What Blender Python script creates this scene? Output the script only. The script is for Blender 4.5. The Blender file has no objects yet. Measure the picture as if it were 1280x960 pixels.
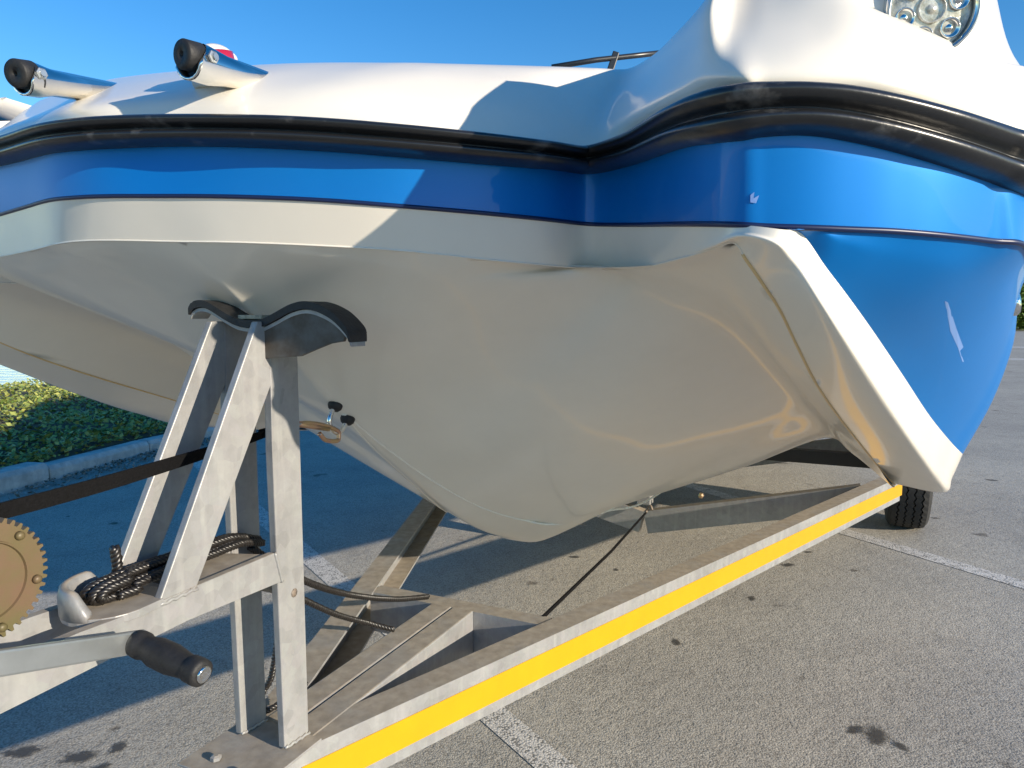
import bpy, bmesh, math, random
from mathutils import Vector, Matrix, noise
random.seed(7)
S = bpy.context.scene
COL = S.collection
# ---------------------------------------------------------------- camera
F = 900.0; CH = 1.10; PIT = math.atan(85/900.0)
cam_d = bpy.data.cameras.new('camera'); cam = bpy.data.objects.new('camera', cam_d); COL.objects.link(cam)
cam.location = (0, 0, CH); cam.rotation_euler = (math.pi/2 - PIT, 0, 0)
cam_d.sensor_width = 36; cam_d.lens = 36*F/1280; cam_d.clip_start = .02; cam_d.clip_end = 6000
S.camera = cam
S.render.resolution_x = 1024; S.render.resolution_y = 768
# ---------------------------------------------------------------- light
SUN_EL = math.radians(15.9); SX, SY = .832, -.555
w = bpy.data.worlds.new('World'); S.world = w; w.use_nodes = True
nt = w.node_tree; nt.nodes.clear()
sky = nt.nodes.new('ShaderNodeTexSky'); sky.sky_type = 'NISHITA'; sky.sun_disc = False
sky.sun_elevation = SUN_EL; sky.sun_rotation = math.atan2(SX, SY); sky.air_density = 1.0; sky.dust_density = .0; sky.ozone_density = 2.5
hs = nt.nodes.new('ShaderNodeHueSaturation'); hs.inputs['Saturation'].default_value = 1.36; hs.inputs['Hue'].default_value = .505
bg = nt.nodes.new('ShaderNodeBackground'); bg.inputs['Strength'].default_value = .115
wo = nt.nodes.new('ShaderNodeOutputWorld')
nt.links.new(sky.outputs[0], hs.inputs['Color']); nt.links.new(hs.outputs[0], bg.inputs['Color']); nt.links.new(bg.outputs[0], wo.inputs[0])
sd = bpy.data.lights.new('sun', 'SUN'); sun = bpy.data.objects.new('sun', sd); COL.objects.link(sun)
sd.energy = 4.0; sd.angle = math.radians(.5); sd.color = (1, .87, .69)
tosun = Vector((SX*math.cos(SUN_EL), SY*math.cos(SUN_EL), math.sin(SUN_EL)))
sun.rotation_euler = tosun.to_track_quat('Z', 'Y').to_euler()
S.view_settings.view_transform = 'Standard'; S.view_settings.look = 'None'; S.view_settings.exposure = .88; S.view_settings.gamma = 1

# ---------------------------------------------------------------- geometry helpers
CP, SP = math.cos(PIT), math.sin(PIT)
def ray(px, py):
    a = (px-640)/F; b = (480-py)/F; y = CP + b*SP
    return a/y, (-SP + b*CP)/y
def P(px, py, s):                      # world point at depth s (metres north of the camera) seen at (px,py)
    a, c = ray(px, py); return Vector((a*s, s, CH + c*s))
def Z(px, py, z):
    a, c = ray(px, py); return P(px, py, (z-CH)/c)
class Frame:
    def __init__(s, ox, oy, deg):
        s.ox, s.oy = ox, oy; t = math.radians(deg); s.C, s.S = math.cos(t), math.sin(t)
    def loc(s, q): x, y = q[0]-s.ox, q[1]-s.oy; return Vector((x*s.C - y*s.S, x*s.S + y*s.C, q[2]))
    def w(s, v, u, z): return Vector((s.ox + v*s.C + u*s.S, s.oy - v*s.S + u*s.C, z))
    def onv(s, px, py, v):             # point of the plane v=const seen at (px,py)
        a, c = ray(px, py)
        k = (v + s.ox*s.C - s.oy*s.S)/(a*s.C - s.S); return P(px, py, k)
    def onu(s, px, py, u):
        a, c = ray(px, py)
        k = (u + s.ox*s.S + s.oy*s.C)/(a*s.S + s.C); return P(px, py, k)
T = Frame(-.3377, 1.1466, 25)          # trailer: v to port, u aft
B = Frame(-.391, 1.083, 25)            # boat
def mesh_obj(name, verts, faces, mat=None, parent=None, smooth=False, angle=None, mats=None):
    me = bpy.data.meshes.new(name); me.from_pydata([tuple(v) for v in verts], [], faces); me.update()
    o = bpy.data.objects.new(name, me); COL.objects.link(o)
    if mats:
        for m in mats: me.materials.append(m)
    elif mat: me.materials.append(mat)
    if smooth: me.polygons.foreach_set('use_smooth', [True]*len(me.polygons))
    if parent: o.parent = parent
    return o
def bm_obj(name, bm, mat=None, parent=None, smooth=False):
    bmesh.ops.recalc_face_normals(bm, faces=bm.faces)
    me = bpy.data.meshes.new(name); bm.to_mesh(me); bm.free()
    o = bpy.data.objects.new(name, me); COL.objects.link(o)
    if mat: me.materials.append(mat)
    if smooth: me.polygons.foreach_set('use_smooth', [True]*len(me.polygons))
    if parent: o.parent = parent
    return o
def tag(o, label=None, cat=None, group=None, kind=None):
    if label: o['label'] = label
    if cat: o['category'] = cat
    if group: o['group'] = group
    if kind: o['kind'] = kind
    return o
def empty(name, loc=(0, 0, 0)):
    o = bpy.data.objects.new(name, None); COL.objects.link(o); o.location = loc; o.empty_display_size = .1
    bpy.context.view_layer.update(); return o
def keep(o):                            # child built in world coordinates
    if o.parent.type == 'EMPTY': o.matrix_parent_inverse = Matrix.Translation(-Vector(o.parent.location))
    return o
def add_prism(bm, poly, vec, bevel=0):   # polygon (world points) extruded by vec
    a = [bm.verts.new(p) for p in poly]; b = [bm.verts.new(Vector(p)+vec) for p in poly]
    fs = [bm.faces.new(a), bm.faces.new(b[::-1])]; n = len(a)
    for i in range(n): fs.append(bm.faces.new((a[i], b[i], b[(i+1) % n], a[(i+1) % n])))
    if bevel:
        es = list({e for f in fs for e in f.edges})
        bmesh.ops.bevel(bm, geom=es, offset=bevel, segments=2, affect='EDGES', profile=.5)
    return bm
def add_box(bm, c, ax, ay, az, bevel=0):   # centre and three half axes
    c = Vector(c)
    poly = [c-ax-ay-az, c+ax-ay-az, c+ax+ay-az, c-ax+ay-az]
    return add_prism(bm, poly, az*2, bevel)
def add_beam(bm, p0, p1, w, h, up=Vector((0, 0, 1)), bevel=.002):
    p0, p1 = Vector(p0), Vector(p1); d = (p1-p0); L = d.length; d.normalize()
    side = d.cross(up).normalized(); upp = side.cross(d)
    return add_box(bm, (p0+p1)/2, d*L/2, side*w/2, upp*h/2, bevel)
def add_channel(bm, p0, p1, w, h, side_sign, t=.006, up=Vector((0, 0, 1))):
    """C section: web on side_sign side, flanges pointing the other way. p0,p1 = centre line"""
    p0, p1 = Vector(p0), Vector(p1); d = (p1-p0); d.normalize()
    side = d.cross(up).normalized()*side_sign; upp = up
    prof = [(w/2, -h/2), (w/2, h/2), (-w/2, h/2), (-w/2, h/2-t), (w/2-t, h/2-t), (w/2-t, -h/2+t), (-w/2, -h/2+t), (-w/2, -h/2)]
    poly = [p0 + side*a + upp*b for a, b in prof]
    a = [bm.verts.new(p) for p in poly]; b = [bm.verts.new(p+(p1-p0)) for p in poly]; n = 8
    for i in range(n): bm.faces.new((a[i], b[i], b[(i+1) % n], a[(i+1) % n]))
    bm.faces.new(a[::-1]); bm.faces.new(b)
    return bm
def add_tube(bm, pts, r, n=8, cap=True, rs=None):
    pts = [Vector(p) for p in pts]; prev = None; rings = []
    for i, p in enumerate(pts):
        d = (pts[min(i+1, len(pts)-1)] - pts[max(i-1, 0)]).normalized()
        if prev is None:
            ref = Vector((0, 0, 1)) if abs(d.z) < .9 else Vector((1, 0, 0)); a = d.cross(ref).normalized()
        else: a = (prev - d*prev.dot(d)).normalized()
        prev = a; b = d.cross(a); rr = rs[i] if rs else r
        rings.append([bm.verts.new(p + (a*math.cos(2*math.pi*k/n) + b*math.sin(2*math.pi*k/n))*rr) for k in range(n)])
    for i in range(len(rings)-1):
        for k in range(n): bm.faces.new((rings[i][k], rings[i][(k+1) % n], rings[i+1][(k+1) % n], rings[i+1][k]))
    if cap: bm.faces.new(rings[0][::-1]); bm.faces.new(rings[-1])
    return bm
def crom(p0, p1, p2, p3, t):
    return .5*((2*p1) + (p2-p0)*t + (2*p0-5*p1+4*p2-p3)*t*t + (3*p1-p0-3*p2+p3)*t**3)
def spline(pts, n):
    pts = [Vector(p) for p in pts]; out = []
    for i in range(len(pts)-1):
        p0 = pts[i-1] if i > 0 else pts[0]*2-pts[1]; p3 = pts[i+2] if i+2 < len(pts) else pts[-1]*2-pts[-2]
        for k in range(n): out.append(crom(p0, pts[i], pts[i+1], p3, k/n))
    out.append(pts[-1]); return out
def loft(net, nu=6, nv=6):              # net[station][column] -> grid through all points
    cols = list(zip(*net)); cs = [spline(c, nu) for c in cols]
    return [spline(list(r), nv) for r in zip(*cs)]
def add_grid(V, Fc, grid, flip=False):
    b = len(V); m = len(grid[0])
    for r in grid: V.extend(r)
    for i in range(len(grid)-1):
        for j in range(m-1):
            q = (b+i*m+j, b+i*m+j+1, b+(i+1)*m+j+1, b+(i+1)*m+j)
            Fc.append(q[::-1] if flip else q)
def tangent_frame(d):
    ref = Vector((0, 0, 1)) if abs(d.z) < .9 else Vector((1, 0, 0)); a = d.cross(ref).normalized(); return a, d.cross(a)
def add_rope(bm, pts, r, pitch=.022, strands=3, step=.0035):
    """laid rope: helical strands round a smooth path"""
    path = spline(pts, 24); L = [0]
    for i in range(1, len(path)): L.append(L[-1] + (path[i]-path[i-1]).length)
    n = max(3, int(L[-1]/step)); q = []; j = 0
    for k in range(n+1):
        s = L[-1]*k/n
        while j < len(L)-2 and L[j+1] < s: j += 1
        t = (s-L[j])/max(1e-9, L[j+1]-L[j]); q.append(path[j].lerp(path[j+1], t))
    a = None; fr = []
    for i, p in enumerate(q):
        d = (q[min(i+1, n)]-q[max(i-1, 0)]).normalized()
        if a is None: a, _ = tangent_frame(d)
        a = (a-d*a.dot(d)).normalized(); fr.append((a.copy(), d.cross(a)))
    for m in range(strands):
        c = []
        for i, p in enumerate(q):
            ph = 2*math.pi*(L[-1]*i/n/pitch + m/strands); c.append(p + (fr[i][0]*math.cos(ph)+fr[i][1]*math.sin(ph))*r*.52)
        add_tube(bm, c, r*.56, 5)
    return bm
def add_lathe(bm, prof, c, axis, n=24):   # prof: list of (along, radius)
    c = Vector(c); axis = Vector(axis).normalized(); a, b = tangent_frame(axis); rings = []
    for al, r in prof:
        r = max(r, .0003)
        rings.append([bm.verts.new(c + axis*al + (a*math.cos(2*math.pi*k/n)+b*math.sin(2*math.pi*k/n))*r) for k in range(n)])
    for i in range(len(rings)-1):
        for k in range(n): bm.faces.new((rings[i][k], rings[i][(k+1) % n], rings[i+1][(k+1) % n], rings[i+1][k]))
    bm.faces.new(rings[0][::-1]); bm.faces.new(rings[-1]); return bm

# ---------------------------------------------------------------- materials
def mat(name, col, rough=.5, metal=0, coat=0, spec=.5, n_scale=0, n_amt=0, bump=0, bump_scale=0, col2=None, scratch=False):
    m = bpy.data.materials.new(name); m.use_nodes = True; N = m.node_tree.nodes; Lk = m.node_tree.links
    b = N['Principled BSDF']; b.inputs['Base Color'].default_value = (*col, 1); b.inputs['Roughness'].default_value = rough
    b.inputs['Metallic'].default_value = metal; b.inputs['Coat Weight'].default_value = coat; b.inputs['Coat Roughness'].default_value = .03
    b.inputs['Specular IOR Level'].default_value = spec
    tc = N.new('ShaderNodeTexCoord')
    if n_scale:
        n = N.new('ShaderNodeTexNoise'); n.inputs['Scale'].default_value = n_scale; n.inputs['Detail'].default_value = 6
        n.inputs['Roughness'].default_value = .65
        Lk.new(tc.outputs['Object'], n.inputs['Vector'])
        r = N.new('ShaderNodeValToRGB'); r.color_ramp.elements[0].position = .35; r.color_ramp.elements[1].position = .68
        c2 = col2 or tuple(c*(1-n_amt) for c in col)
        r.color_ramp.elements[0].color = (*c2, 1); r.color_ramp.elements[1].color = (*col, 1)
        Lk.new(n.outputs['Fac'], r.inputs['Fac']); Lk.new(r.outputs[0], b.inputs['Base Color'])
    if bump:
        n2 = N.new('ShaderNodeTexNoise'); n2.inputs['Scale'].default_value = bump_scale; n2.inputs['Detail'].default_value = 4
        Lk.new(tc.outputs['Object'], n2.inputs['Vector'])
        bp = N.new('ShaderNodeBump'); bp.inputs['Strength'].default_value = bump; bp.inputs['Distance'].default_value = .002
        Lk.new(n2.outputs['Fac'], bp.inputs['Height']); Lk.new(bp.outputs[0], b.inputs['Normal'])
    return m
def nodes(m): return m.node_tree.nodes, m.node_tree.links, m.node_tree.nodes['Principled BSDF']
GEL = mat('white_gelcoat', (.82, .77, .675), .28, coat=.35, n_scale=3.5, n_amt=.07, bump=.12, bump_scale=6)
GEL.node_tree.nodes['Principled BSDF'].inputs['Coat Roughness'].default_value = .05
BLUE = mat('blue_gelcoat', (.0, .175, .56), .42, metal=.25, coat=.2, spec=.2, n_scale=3, n_amt=.06)
RUB = mat('black_rubber_rail', (.016, .017, .019), .3, n_scale=17, n_amt=.5, bump=.15, bump_scale=120, spec=.6)
_rr = [n_ for n_ in RUB.node_tree.nodes if n_.type == 'VALTORGB'][0].color_ramp.elements
_rr[0].position = .60; _rr[0].color = (.014, .015, .017, 1); _rr[1].position = .74; _rr[1].color = (.11, .11, .11, 1)
RUBM = mat('matt_black_rubber', (.02, .02, .021), .62, n_scale=60, n_amt=.5, bump=.4, bump_scale=200)
BEAD = mat('dark_blue_bead', (.006, .016, .07), .4)
GOLD = mat('yellowed_seam', (.72, .52, .26), .5)
CHROME = mat('polished_stainless', (.78, .77, .74), .09, metal=1, n_scale=40, n_amt=.06)
BRASS = mat('yellow_passivated_steel', (.62, .48, .22), .3, metal=.85, n_scale=18, col2=(.55, .30, .26))
CAD = mat('cadmium_plated_gear', (.10, .10, .032), .5, metal=.1, n_scale=14, col2=(.14, .085, .05), bump=.1, bump_scale=90)
ZINC = mat('zinc_plated_bar', (.46, .49, .50), .3, metal=.75, n_scale=12, n_amt=.2)
ROPE = mat('black_polypropylene_rope', (.022, .019, .017), .38, spec=.7, n_scale=200, col2=(.006, .005, .005))
STRAP = mat('black_webbing', (.006, .006, .007), .8, spec=.15, n_scale=300, n_amt=.5, bump=.6, bump_scale=500)
TAPE = mat('yellow_reflective_tape', (.62, .32, .0), .4, coat=.1, n_scale=14, n_amt=.07)
TYRE = mat('tyre_rubber', (.03, .03, .03), .8, n_scale=40, n_amt=.3)
RIM = mat('galvanised_rim', (.4, .4, .4), .45, metal=.6)
CONC = mat('pale_concrete_kerb', (.62, .60, .55), .85, n_scale=14, n_amt=.35, bump=.5, bump_scale=60)
GLASS = mat('dark_window_glass', (.01, .012, .015), .05, coat=1)
RED = mat('red_lens', (.35, .01, .03), .15, coat=1)
WOOD = mat('weathered_wood_insert', (.42, .38, .28), .8, n_scale=60, col2=(.18, .16, .12))
PIPE = mat('rusty_pipe', (.30, .24, .19), .6, n_scale=50, n_amt=.4)
DARKST = mat('dark_antenna_tube', (.02, .022, .026), .35)
def galv(name, base, dusty=True):
    m = mat(name, base, .5, metal=.25); N, Lk, b = nodes(m)
    tc = N.new('ShaderNodeTexCoord')
    n1 = N.new('ShaderNodeTexNoise'); n1.inputs['Scale'].default_value = 7; n1.inputs['Detail'].default_value = 8; n1.inputs['Roughness'].default_value = .75
    v1 = N.new('ShaderNodeTexVoronoi'); v1.inputs['Scale'].default_value = 55
    Lk.new(tc.outputs['Object'], n1.inputs['Vector']); Lk.new(tc.outputs['Object'], v1.inputs['Vector'])
    r1 = N.new('ShaderNodeValToRGB'); e = r1.color_ramp.elements; e[0].position = .3; e[1].position = .7
    e[0].color = (base[0]*.72, base[1]*.74, base[2]*.76, 1); e[1].color = (base[0]*1.12, base[1]*1.12, base[2]*1.1, 1)
    Lk.new(n1.outputs['Fac'], r1.inputs['Fac'])
    mx = N.new('ShaderNodeMixRGB'); mx.blend_type = 'OVERLAY'; mx.inputs[0].default_value = .10
    Lk.new(r1.outputs[0], mx.inputs[1]); Lk.new(v1.outputs['Color'], mx.inputs[2])
    hsv = N.new('ShaderNodeHueSaturation'); hsv.inputs['Saturation'].default_value = .12; Lk.new(mx.outputs[0], hsv.inputs['Color'])
    out = hsv.outputs[0]
    # drips
    mp = N.new('ShaderNodeMapping'); mp.inputs['Scale'].default_value = (60, 60, 5); Lk.new(tc.outputs['Object'], mp.inputs['Vector'])
    n3 = N.new('ShaderNodeTexNoise'); n3.inputs['Scale'].default_value = 1; n3.inputs['Detail'].default_value = 3; Lk.new(mp.outputs[0], n3.inputs['Vector'])
    r3 = N.new('ShaderNodeValToRGB'); r3.color_ramp.elements[0].position = .52; r3.color_ramp.elements[1].position = .75
    r3.color_ramp.elements[0].color = (0, 0, 0, 1); r3.color_ramp.elements[1].color = (.35, .35, .35, 1); Lk.new(n3.outputs['Fac'], r3.inputs['Fac'])
    m3 = N.new('ShaderNodeMixRGB'); m3.inputs[2].default_value = (.46, .46, .44, 1); Lk.new(r3.outputs[0], m3.inputs[0]); Lk.new(out, m3.inputs[1]); out = m3.outputs[0]
    if dusty:      # sand and dust lying on upward faces
        g = N.new('ShaderNodeNewGeometry'); sx = N.new('ShaderNodeSeparateXYZ'); Lk.new(g.outputs['Normal'], sx.inputs[0])
        n2 = N.new('ShaderNodeTexNoise'); n2.inputs['Scale'].default_value = 11; n2.inputs['Detail'].default_value = 8; Lk.new(tc.outputs['Object'], n2.inputs['Vector'])
        ad = N.new('ShaderNodeMath'); ad.operation = 'MULTIPLY_ADD'; ad.inputs[1].default_value = .55; Lk.new(n2.outputs['Fac'], ad.inputs[0]); Lk.new(sx.outputs['Z'], ad.inputs[2])
        rr = N.new('ShaderNodeMapRange'); rr.inputs['From Min'].default_value = .98; rr.inputs['From Max'].default_value = 1.28; rr.inputs['To Max'].default_value = .85
        Lk.new(ad.outputs[0], rr.inputs['Value'])
        n4 = N.new('ShaderNodeTexNoise'); n4.inputs['Scale'].default_value = 45; n4.inputs['Detail'].default_value = 5; Lk.new(tc.outputs['Object'], n4.inputs['Vector'])
        r4 = N.new('ShaderNodeValToRGB'); r4.color_ramp.elements[0].position = .3; r4.color_ramp.elements[1].position = .7
        r4.color_ramp.elements[0].color = (.25, .205, .15, 1); r4.color_ramp.elements[1].color = (.38, .325, .25, 1); Lk.new(n4.outputs['Fac'], r4.inputs['Fac'])
        m2 = N.new('ShaderNodeMixRGB'); Lk.new(rr.outputs[0], m2.inputs[0]); Lk.new(out, m2.inputs[1]); Lk.new(r4.outputs[0], m2.inputs[2]); out = m2.outputs[0]
        ml = N.new('ShaderNodeMath'); ml.operation = 'MULTIPLY_ADD'; ml.inputs[1].default_value = -.25; ml.inputs[2].default_value = .25; Lk.new(rr.outputs[0], ml.inputs[0]); Lk.new(ml.outputs[0], b.inputs['Metallic'])
        ro = N.new('ShaderNodeMath'); ro.operation = 'MULTIPLY_ADD'; ro.inputs[1].default_value = .4; ro.inputs[2].default_value = .46; Lk.new(rr.outputs[0], ro.inputs[0]); Lk.new(ro.outputs[0], b.inputs['Roughness'])
    Lk.new(out, b.inputs['Base Color'])
    bp = N.new('ShaderNodeBump'); bp.inputs['Strength'].default_value = .25; bp.inputs['Distance'].default_value = .002
    n5 = N.new('ShaderNodeTexNoise'); n5.inputs['Scale'].default_value = 90; n5.inputs['Detail'].default_value = 5; Lk.new(tc.outputs['Object'], n5.inputs['Vector'])
    Lk.new(n5.outputs['Fac'], bp.inputs['Height']); Lk.new(bp.outputs[0], b.inputs['Normal'])
    return m
GALV = galv('galvanised_steel', (.31, .315, .305))
def asphalt():
    m = mat('worn_asphalt', (.2, .19, .17), .9, spec=.25); N, Lk, b = nodes(m); tc = N.new('ShaderNodeTexCoord')
    def noise_(sc, det=6, ro=.6):
        n = N.new('ShaderNodeTexNoise'); n.inputs['Scale'].default_value = sc; n.inputs['Detail'].default_value = det; n.inputs['Roughness'].default_value = ro
        Lk.new(tc.outputs['Object'], n.inputs['Vector']); return n
    def ramp(src, stops):
        r = N.new('ShaderNodeValToRGB'); e = r.color_ramp.elements
        while len(e) < len(stops): e.new(.5)
        for k, (p, c) in enumerate(stops): e[k].position = p; e[k].color = (*c, 1)
        Lk.new(src, r.inputs['Fac']); return r
    def mix(a, bb, f, mode='MIX'):
        x = N.new('ShaderNodeMixRGB'); x.blend_type = mode
        if isinstance(f, (int, float)): x.inputs[0].default_value = f
        else: Lk.new(f, x.inputs[0])
        Lk.new(a, x.inputs[1]); Lk.new(bb, x.inputs[2]); return x.outputs[0]
    v = N.new('ShaderNodeTexVoronoi'); v.inputs['Scale'].default_value = 210; Lk.new(tc.outputs['Object'], v.inputs['Vector'])
    st = ramp(v.outputs['Color'], [(.0, (.29, .268, .23)), (.45, (.445, .415, .36)), (.85, (.51, .48, .42)), (1, (.64, .595, .51))])
    gap = ramp(v.outputs['Distance'], [(.0, (1, 1, 1)), (.5, (.94, .94, .94)), (.8, (.55, .54, .53))])
    c = mix(st.outputs[0], gap.outputs[0], .75, 'MULTIPLY')
    big = ramp(noise_(.9, 5).outputs['Fac'], [(.3, (.82, .82, .83)), (.7, (1.1, 1.1, 1.08))]); c = mix(c, big.outputs[0], 1., 'MULTIPLY')
    pat = ramp(noise_(5, 8, .7).outputs['Fac'], [(.3, (.80, .80, .80)), (.5, (1, 1, 1))]); c = mix(c, pat.outputs[0], .8, 'MULTIPLY')
    sp = ramp(noise_(2.7, 9, .55).outputs['Fac'], [(.655, (1, 1, 1)), (.70, (.32, .3, .29))]); c = mix(c, sp.outputs[0], .8, 'MULTIPLY')
    # small dark blotches
    vb = N.new('ShaderNodeTexVoronoi'); vb.inputs['Scale'].default_value = 3.1; vb.inputs['Randomness'].default_value = 1
    wn = noise_(16, 4); wm = N.new('ShaderNodeMixRGB'); wm.inputs[0].default_value = .06; Lk.new(tc.outputs['Object'], wm.inputs[1]); Lk.new(wn.outputs['Color'], wm.inputs[2]); Lk.new(wm.outputs[0], vb.inputs['Vector'])
    bl = ramp(vb.outputs['Distance'], [(.045, (.28, .26, .25)), (.075, (1, 1, 1))]); c = mix(c, bl.outputs[0], .85, 'MULTIPLY')
    Lk.new(c, b.inputs['Base Color'])
    bp = N.new('ShaderNodeBump'); bp.inputs['Strength'].default_value = .55; bp.inputs['Distance'].default_value = .002; bp.invert = True
    Lk.new(v.outputs['Distance'], bp.inputs['Height']); bp2 = N.new('ShaderNodeBump'); bp2.inputs['Strength'].default_value = .35; bp2.inputs['Distance'].default_value = .01
    Lk.new(noise_(22, 5).outputs['Fac'], bp2.inputs['Height']); Lk.new(bp.outputs[0], bp2.inputs['Normal']); Lk.new(bp2.outputs[0], b.inputs['Normal'])
    return m
ASPH = asphalt()
def paintmat():
    m = mat('worn_white_road_paint', (.6, .57, .52), .8); N, Lk, b = nodes(m); tc = N.new('ShaderNodeTexCoord')
    v = N.new('ShaderNodeTexVoronoi'); v.inputs['Scale'].default_value = 150; Lk.new(tc.outputs['Object'], v.inputs['Vector'])
    n = N.new('ShaderNodeTexNoise'); n.inputs['Scale'].default_value = 30; n.inputs['Detail'].default_value = 6; Lk.new(tc.outputs['Object'], n.inputs['Vector'])
    ad = N.new('ShaderNodeMath'); ad.operation = 'MULTIPLY'; Lk.new(v.outputs['Distance'], ad.inputs[0]); Lk.new(n.outputs['Fac'], ad.inputs[1])
    r = N.new('ShaderNodeValToRGB'); e = r.color_ramp.elements; e[0].position = .24; e[1].position = .40; e[0].color = (.60, .57, .52, 1); e[1].color = (.2, .19, .17, 1)
    Lk.new(ad.outputs[0], r.inputs['Fac']); Lk.new(r.outputs[0], b.inputs['Base Color'])
    bp = N.new('ShaderNodeBump'); bp.inputs['Strength'].default_value = .5; bp.inputs['Distance'].default_value = .003; bp.invert = True
    Lk.new(v.outputs['Distance'], bp.inputs['Height']); Lk.new(bp.outputs[0], b.inputs['Normal']); return m
PAINT = paintmat()
def leafmat(name, a, c):
    m = mat(name, a, .6); N, Lk, b = nodes(m); g = N.new('ShaderNodeNewGeometry')
    r = N.new('ShaderNodeValToRGB'); e = r.color_ramp.elements; e[0].color = (*a, 1); e[1].color = (*c, 1)
    Lk.new(g.outputs['Random Per Island'], r.inputs['Fac']); Lk.new(r.outputs[0], b.inputs['Base Color'])
    b.inputs['Subsurface Weight'].default_value = 0; return m
LEAF = leafmat('ground_cover_leaf', (.10, .17, .025), (.42, .42, .11))
BUSH = leafmat('bush_leaf', (.05, .12, .015), (.14, .22, .04))
EARTH = mat('sandy_earth', (.16, .12, .07), .95, n_scale=6, n_amt=.5)
LITTER = leafmat('dry_litter', (.07, .06, .03), (.42, .40, .36))
BARK = mat('bark', (.12, .09, .07), .9, n_scale=12, n_amt=.5)
def watermat():
    m = mat('rippled_sea_water', (.10, .20, .34), .12, spec=.6); N, Lk, b = nodes(m); tc = N.new('ShaderNodeTexCoord')
    mp = N.new('ShaderNodeMapping'); mp.inputs['Scale'].default_value = (.5, 1.2, 1); mp.inputs['Rotation'].default_value = (0, 0, .4); Lk.new(tc.outputs['Object'], mp.inputs['Vector'])
    n = N.new('ShaderNodeTexNoise'); n.inputs['Scale'].default_value = 1.2; n.inputs['Detail'].default_value = 8; Lk.new(mp.outputs[0], n.inputs['Vector'])
    bp = N.new('ShaderNodeBump'); bp.inputs['Strength'].default_value = .6; bp.inputs['Distance'].default_value = .2; Lk.new(n.outputs['Fac'], bp.inputs['Height']); Lk.new(bp.outputs[0], b.inputs['Normal'])
    n2 = N.new('ShaderNodeTexNoise'); n2.inputs['Scale'].default_value = .12; n2.inputs['Detail'].default_value = 5; Lk.new(mp.outputs[0], n2.inputs['Vector'])
    r = N.new('ShaderNodeValToRGB'); e = r.color_ramp.elements; e[0].position = .52; e[1].position = .6; e[0].color = (.10, .22, .40, 1); e[1].color = (.75, .78, .8, 1); Lk.new(n2.outputs['Fac'], r.inputs['Fac']); Lk.new(r.outputs[0], b.inputs['Base Color'])
    return m
WATER = watermat()

# ---------------------------------------------------------------- the place
# kerb line in plan (front face), from beside the camera to far ahead
KERB = [(-4.6, -6), (-4.1, -1), (-3.55, 2.4), (-3.14, 4.4), (-2.75, 6.3), (-1.9, 8.2), (-.4, 10.5), (1.6, 13.5), (3.2, 20), (3.5, 40)]
kp = [Vector((a, b, 0)) for a, b in KERB]; kp = spline(kp, 12)
# asphalt: one sheet out to the horizon on the right, edged by the kerb on the left
V, Fc = [], []
for p in kp: V.append(Vector((p.x-.05, p.y, 0)))
n = len(V)
far = [Vector((900, -900+1800*i/(n-1), 0)) for i in range(n)]
V[0] = Vector((-9, -900, 0)); V[-1] = Vector((4, 900, 0)); V += far
for i in range(n-1): Fc.append((i, n+i, n+i+1, i+1))
tag(mesh_obj('car_park', V, Fc, ASPH), 'worn grey asphalt of the car park under the trailer', kind='structure')
# grass bank terrain
def bank_h(d):    # height against distance behind the kerb
    if d < .15: return .10
    if d < 1.5: return .10 + .12*(d-.15)/1.35
    if d < 5: return .22 - .02*(d-1.5)
    return .15 - .30*(d-5)
V, Fc = [], []
ds = [.16, .4, .8, 1.5, 2.5, 3.5, 5, 6.5, 8, 10]
nrm = []
for i, p in enumerate(kp):
    d = (kp[min(i+1, len(kp)-1)]-kp[max(i-1, 0)]).normalized(); nv = Vector((-d.y, d.x, 0)); nrm.append(nv)
    for k in ds:
        q = p + nv*k; q.z = bank_h(k) + .05*noise.noise(q*.8); V.append(q)
for i in range(len(kp)-1):
    for k in range(len(ds)-1):
        a = i*len(ds)+k; Fc.append((a, a+len(ds), a+len(ds)+1, a+1))
tag(mesh_obj('grass_bank', V, Fc, EARTH, smooth=True), 'sloping earth bank behind the kerb', kind='structure')
tag(mesh_obj('sea_water', [(-3000, -3000, -.9), (300, -3000, -.9), (300, 3000, -.9), (-3000, 3000, -.9)], [(0, 1, 2, 3)], WATER), 'blue sea with pale foam beyond the bank', kind='structure')
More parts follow.
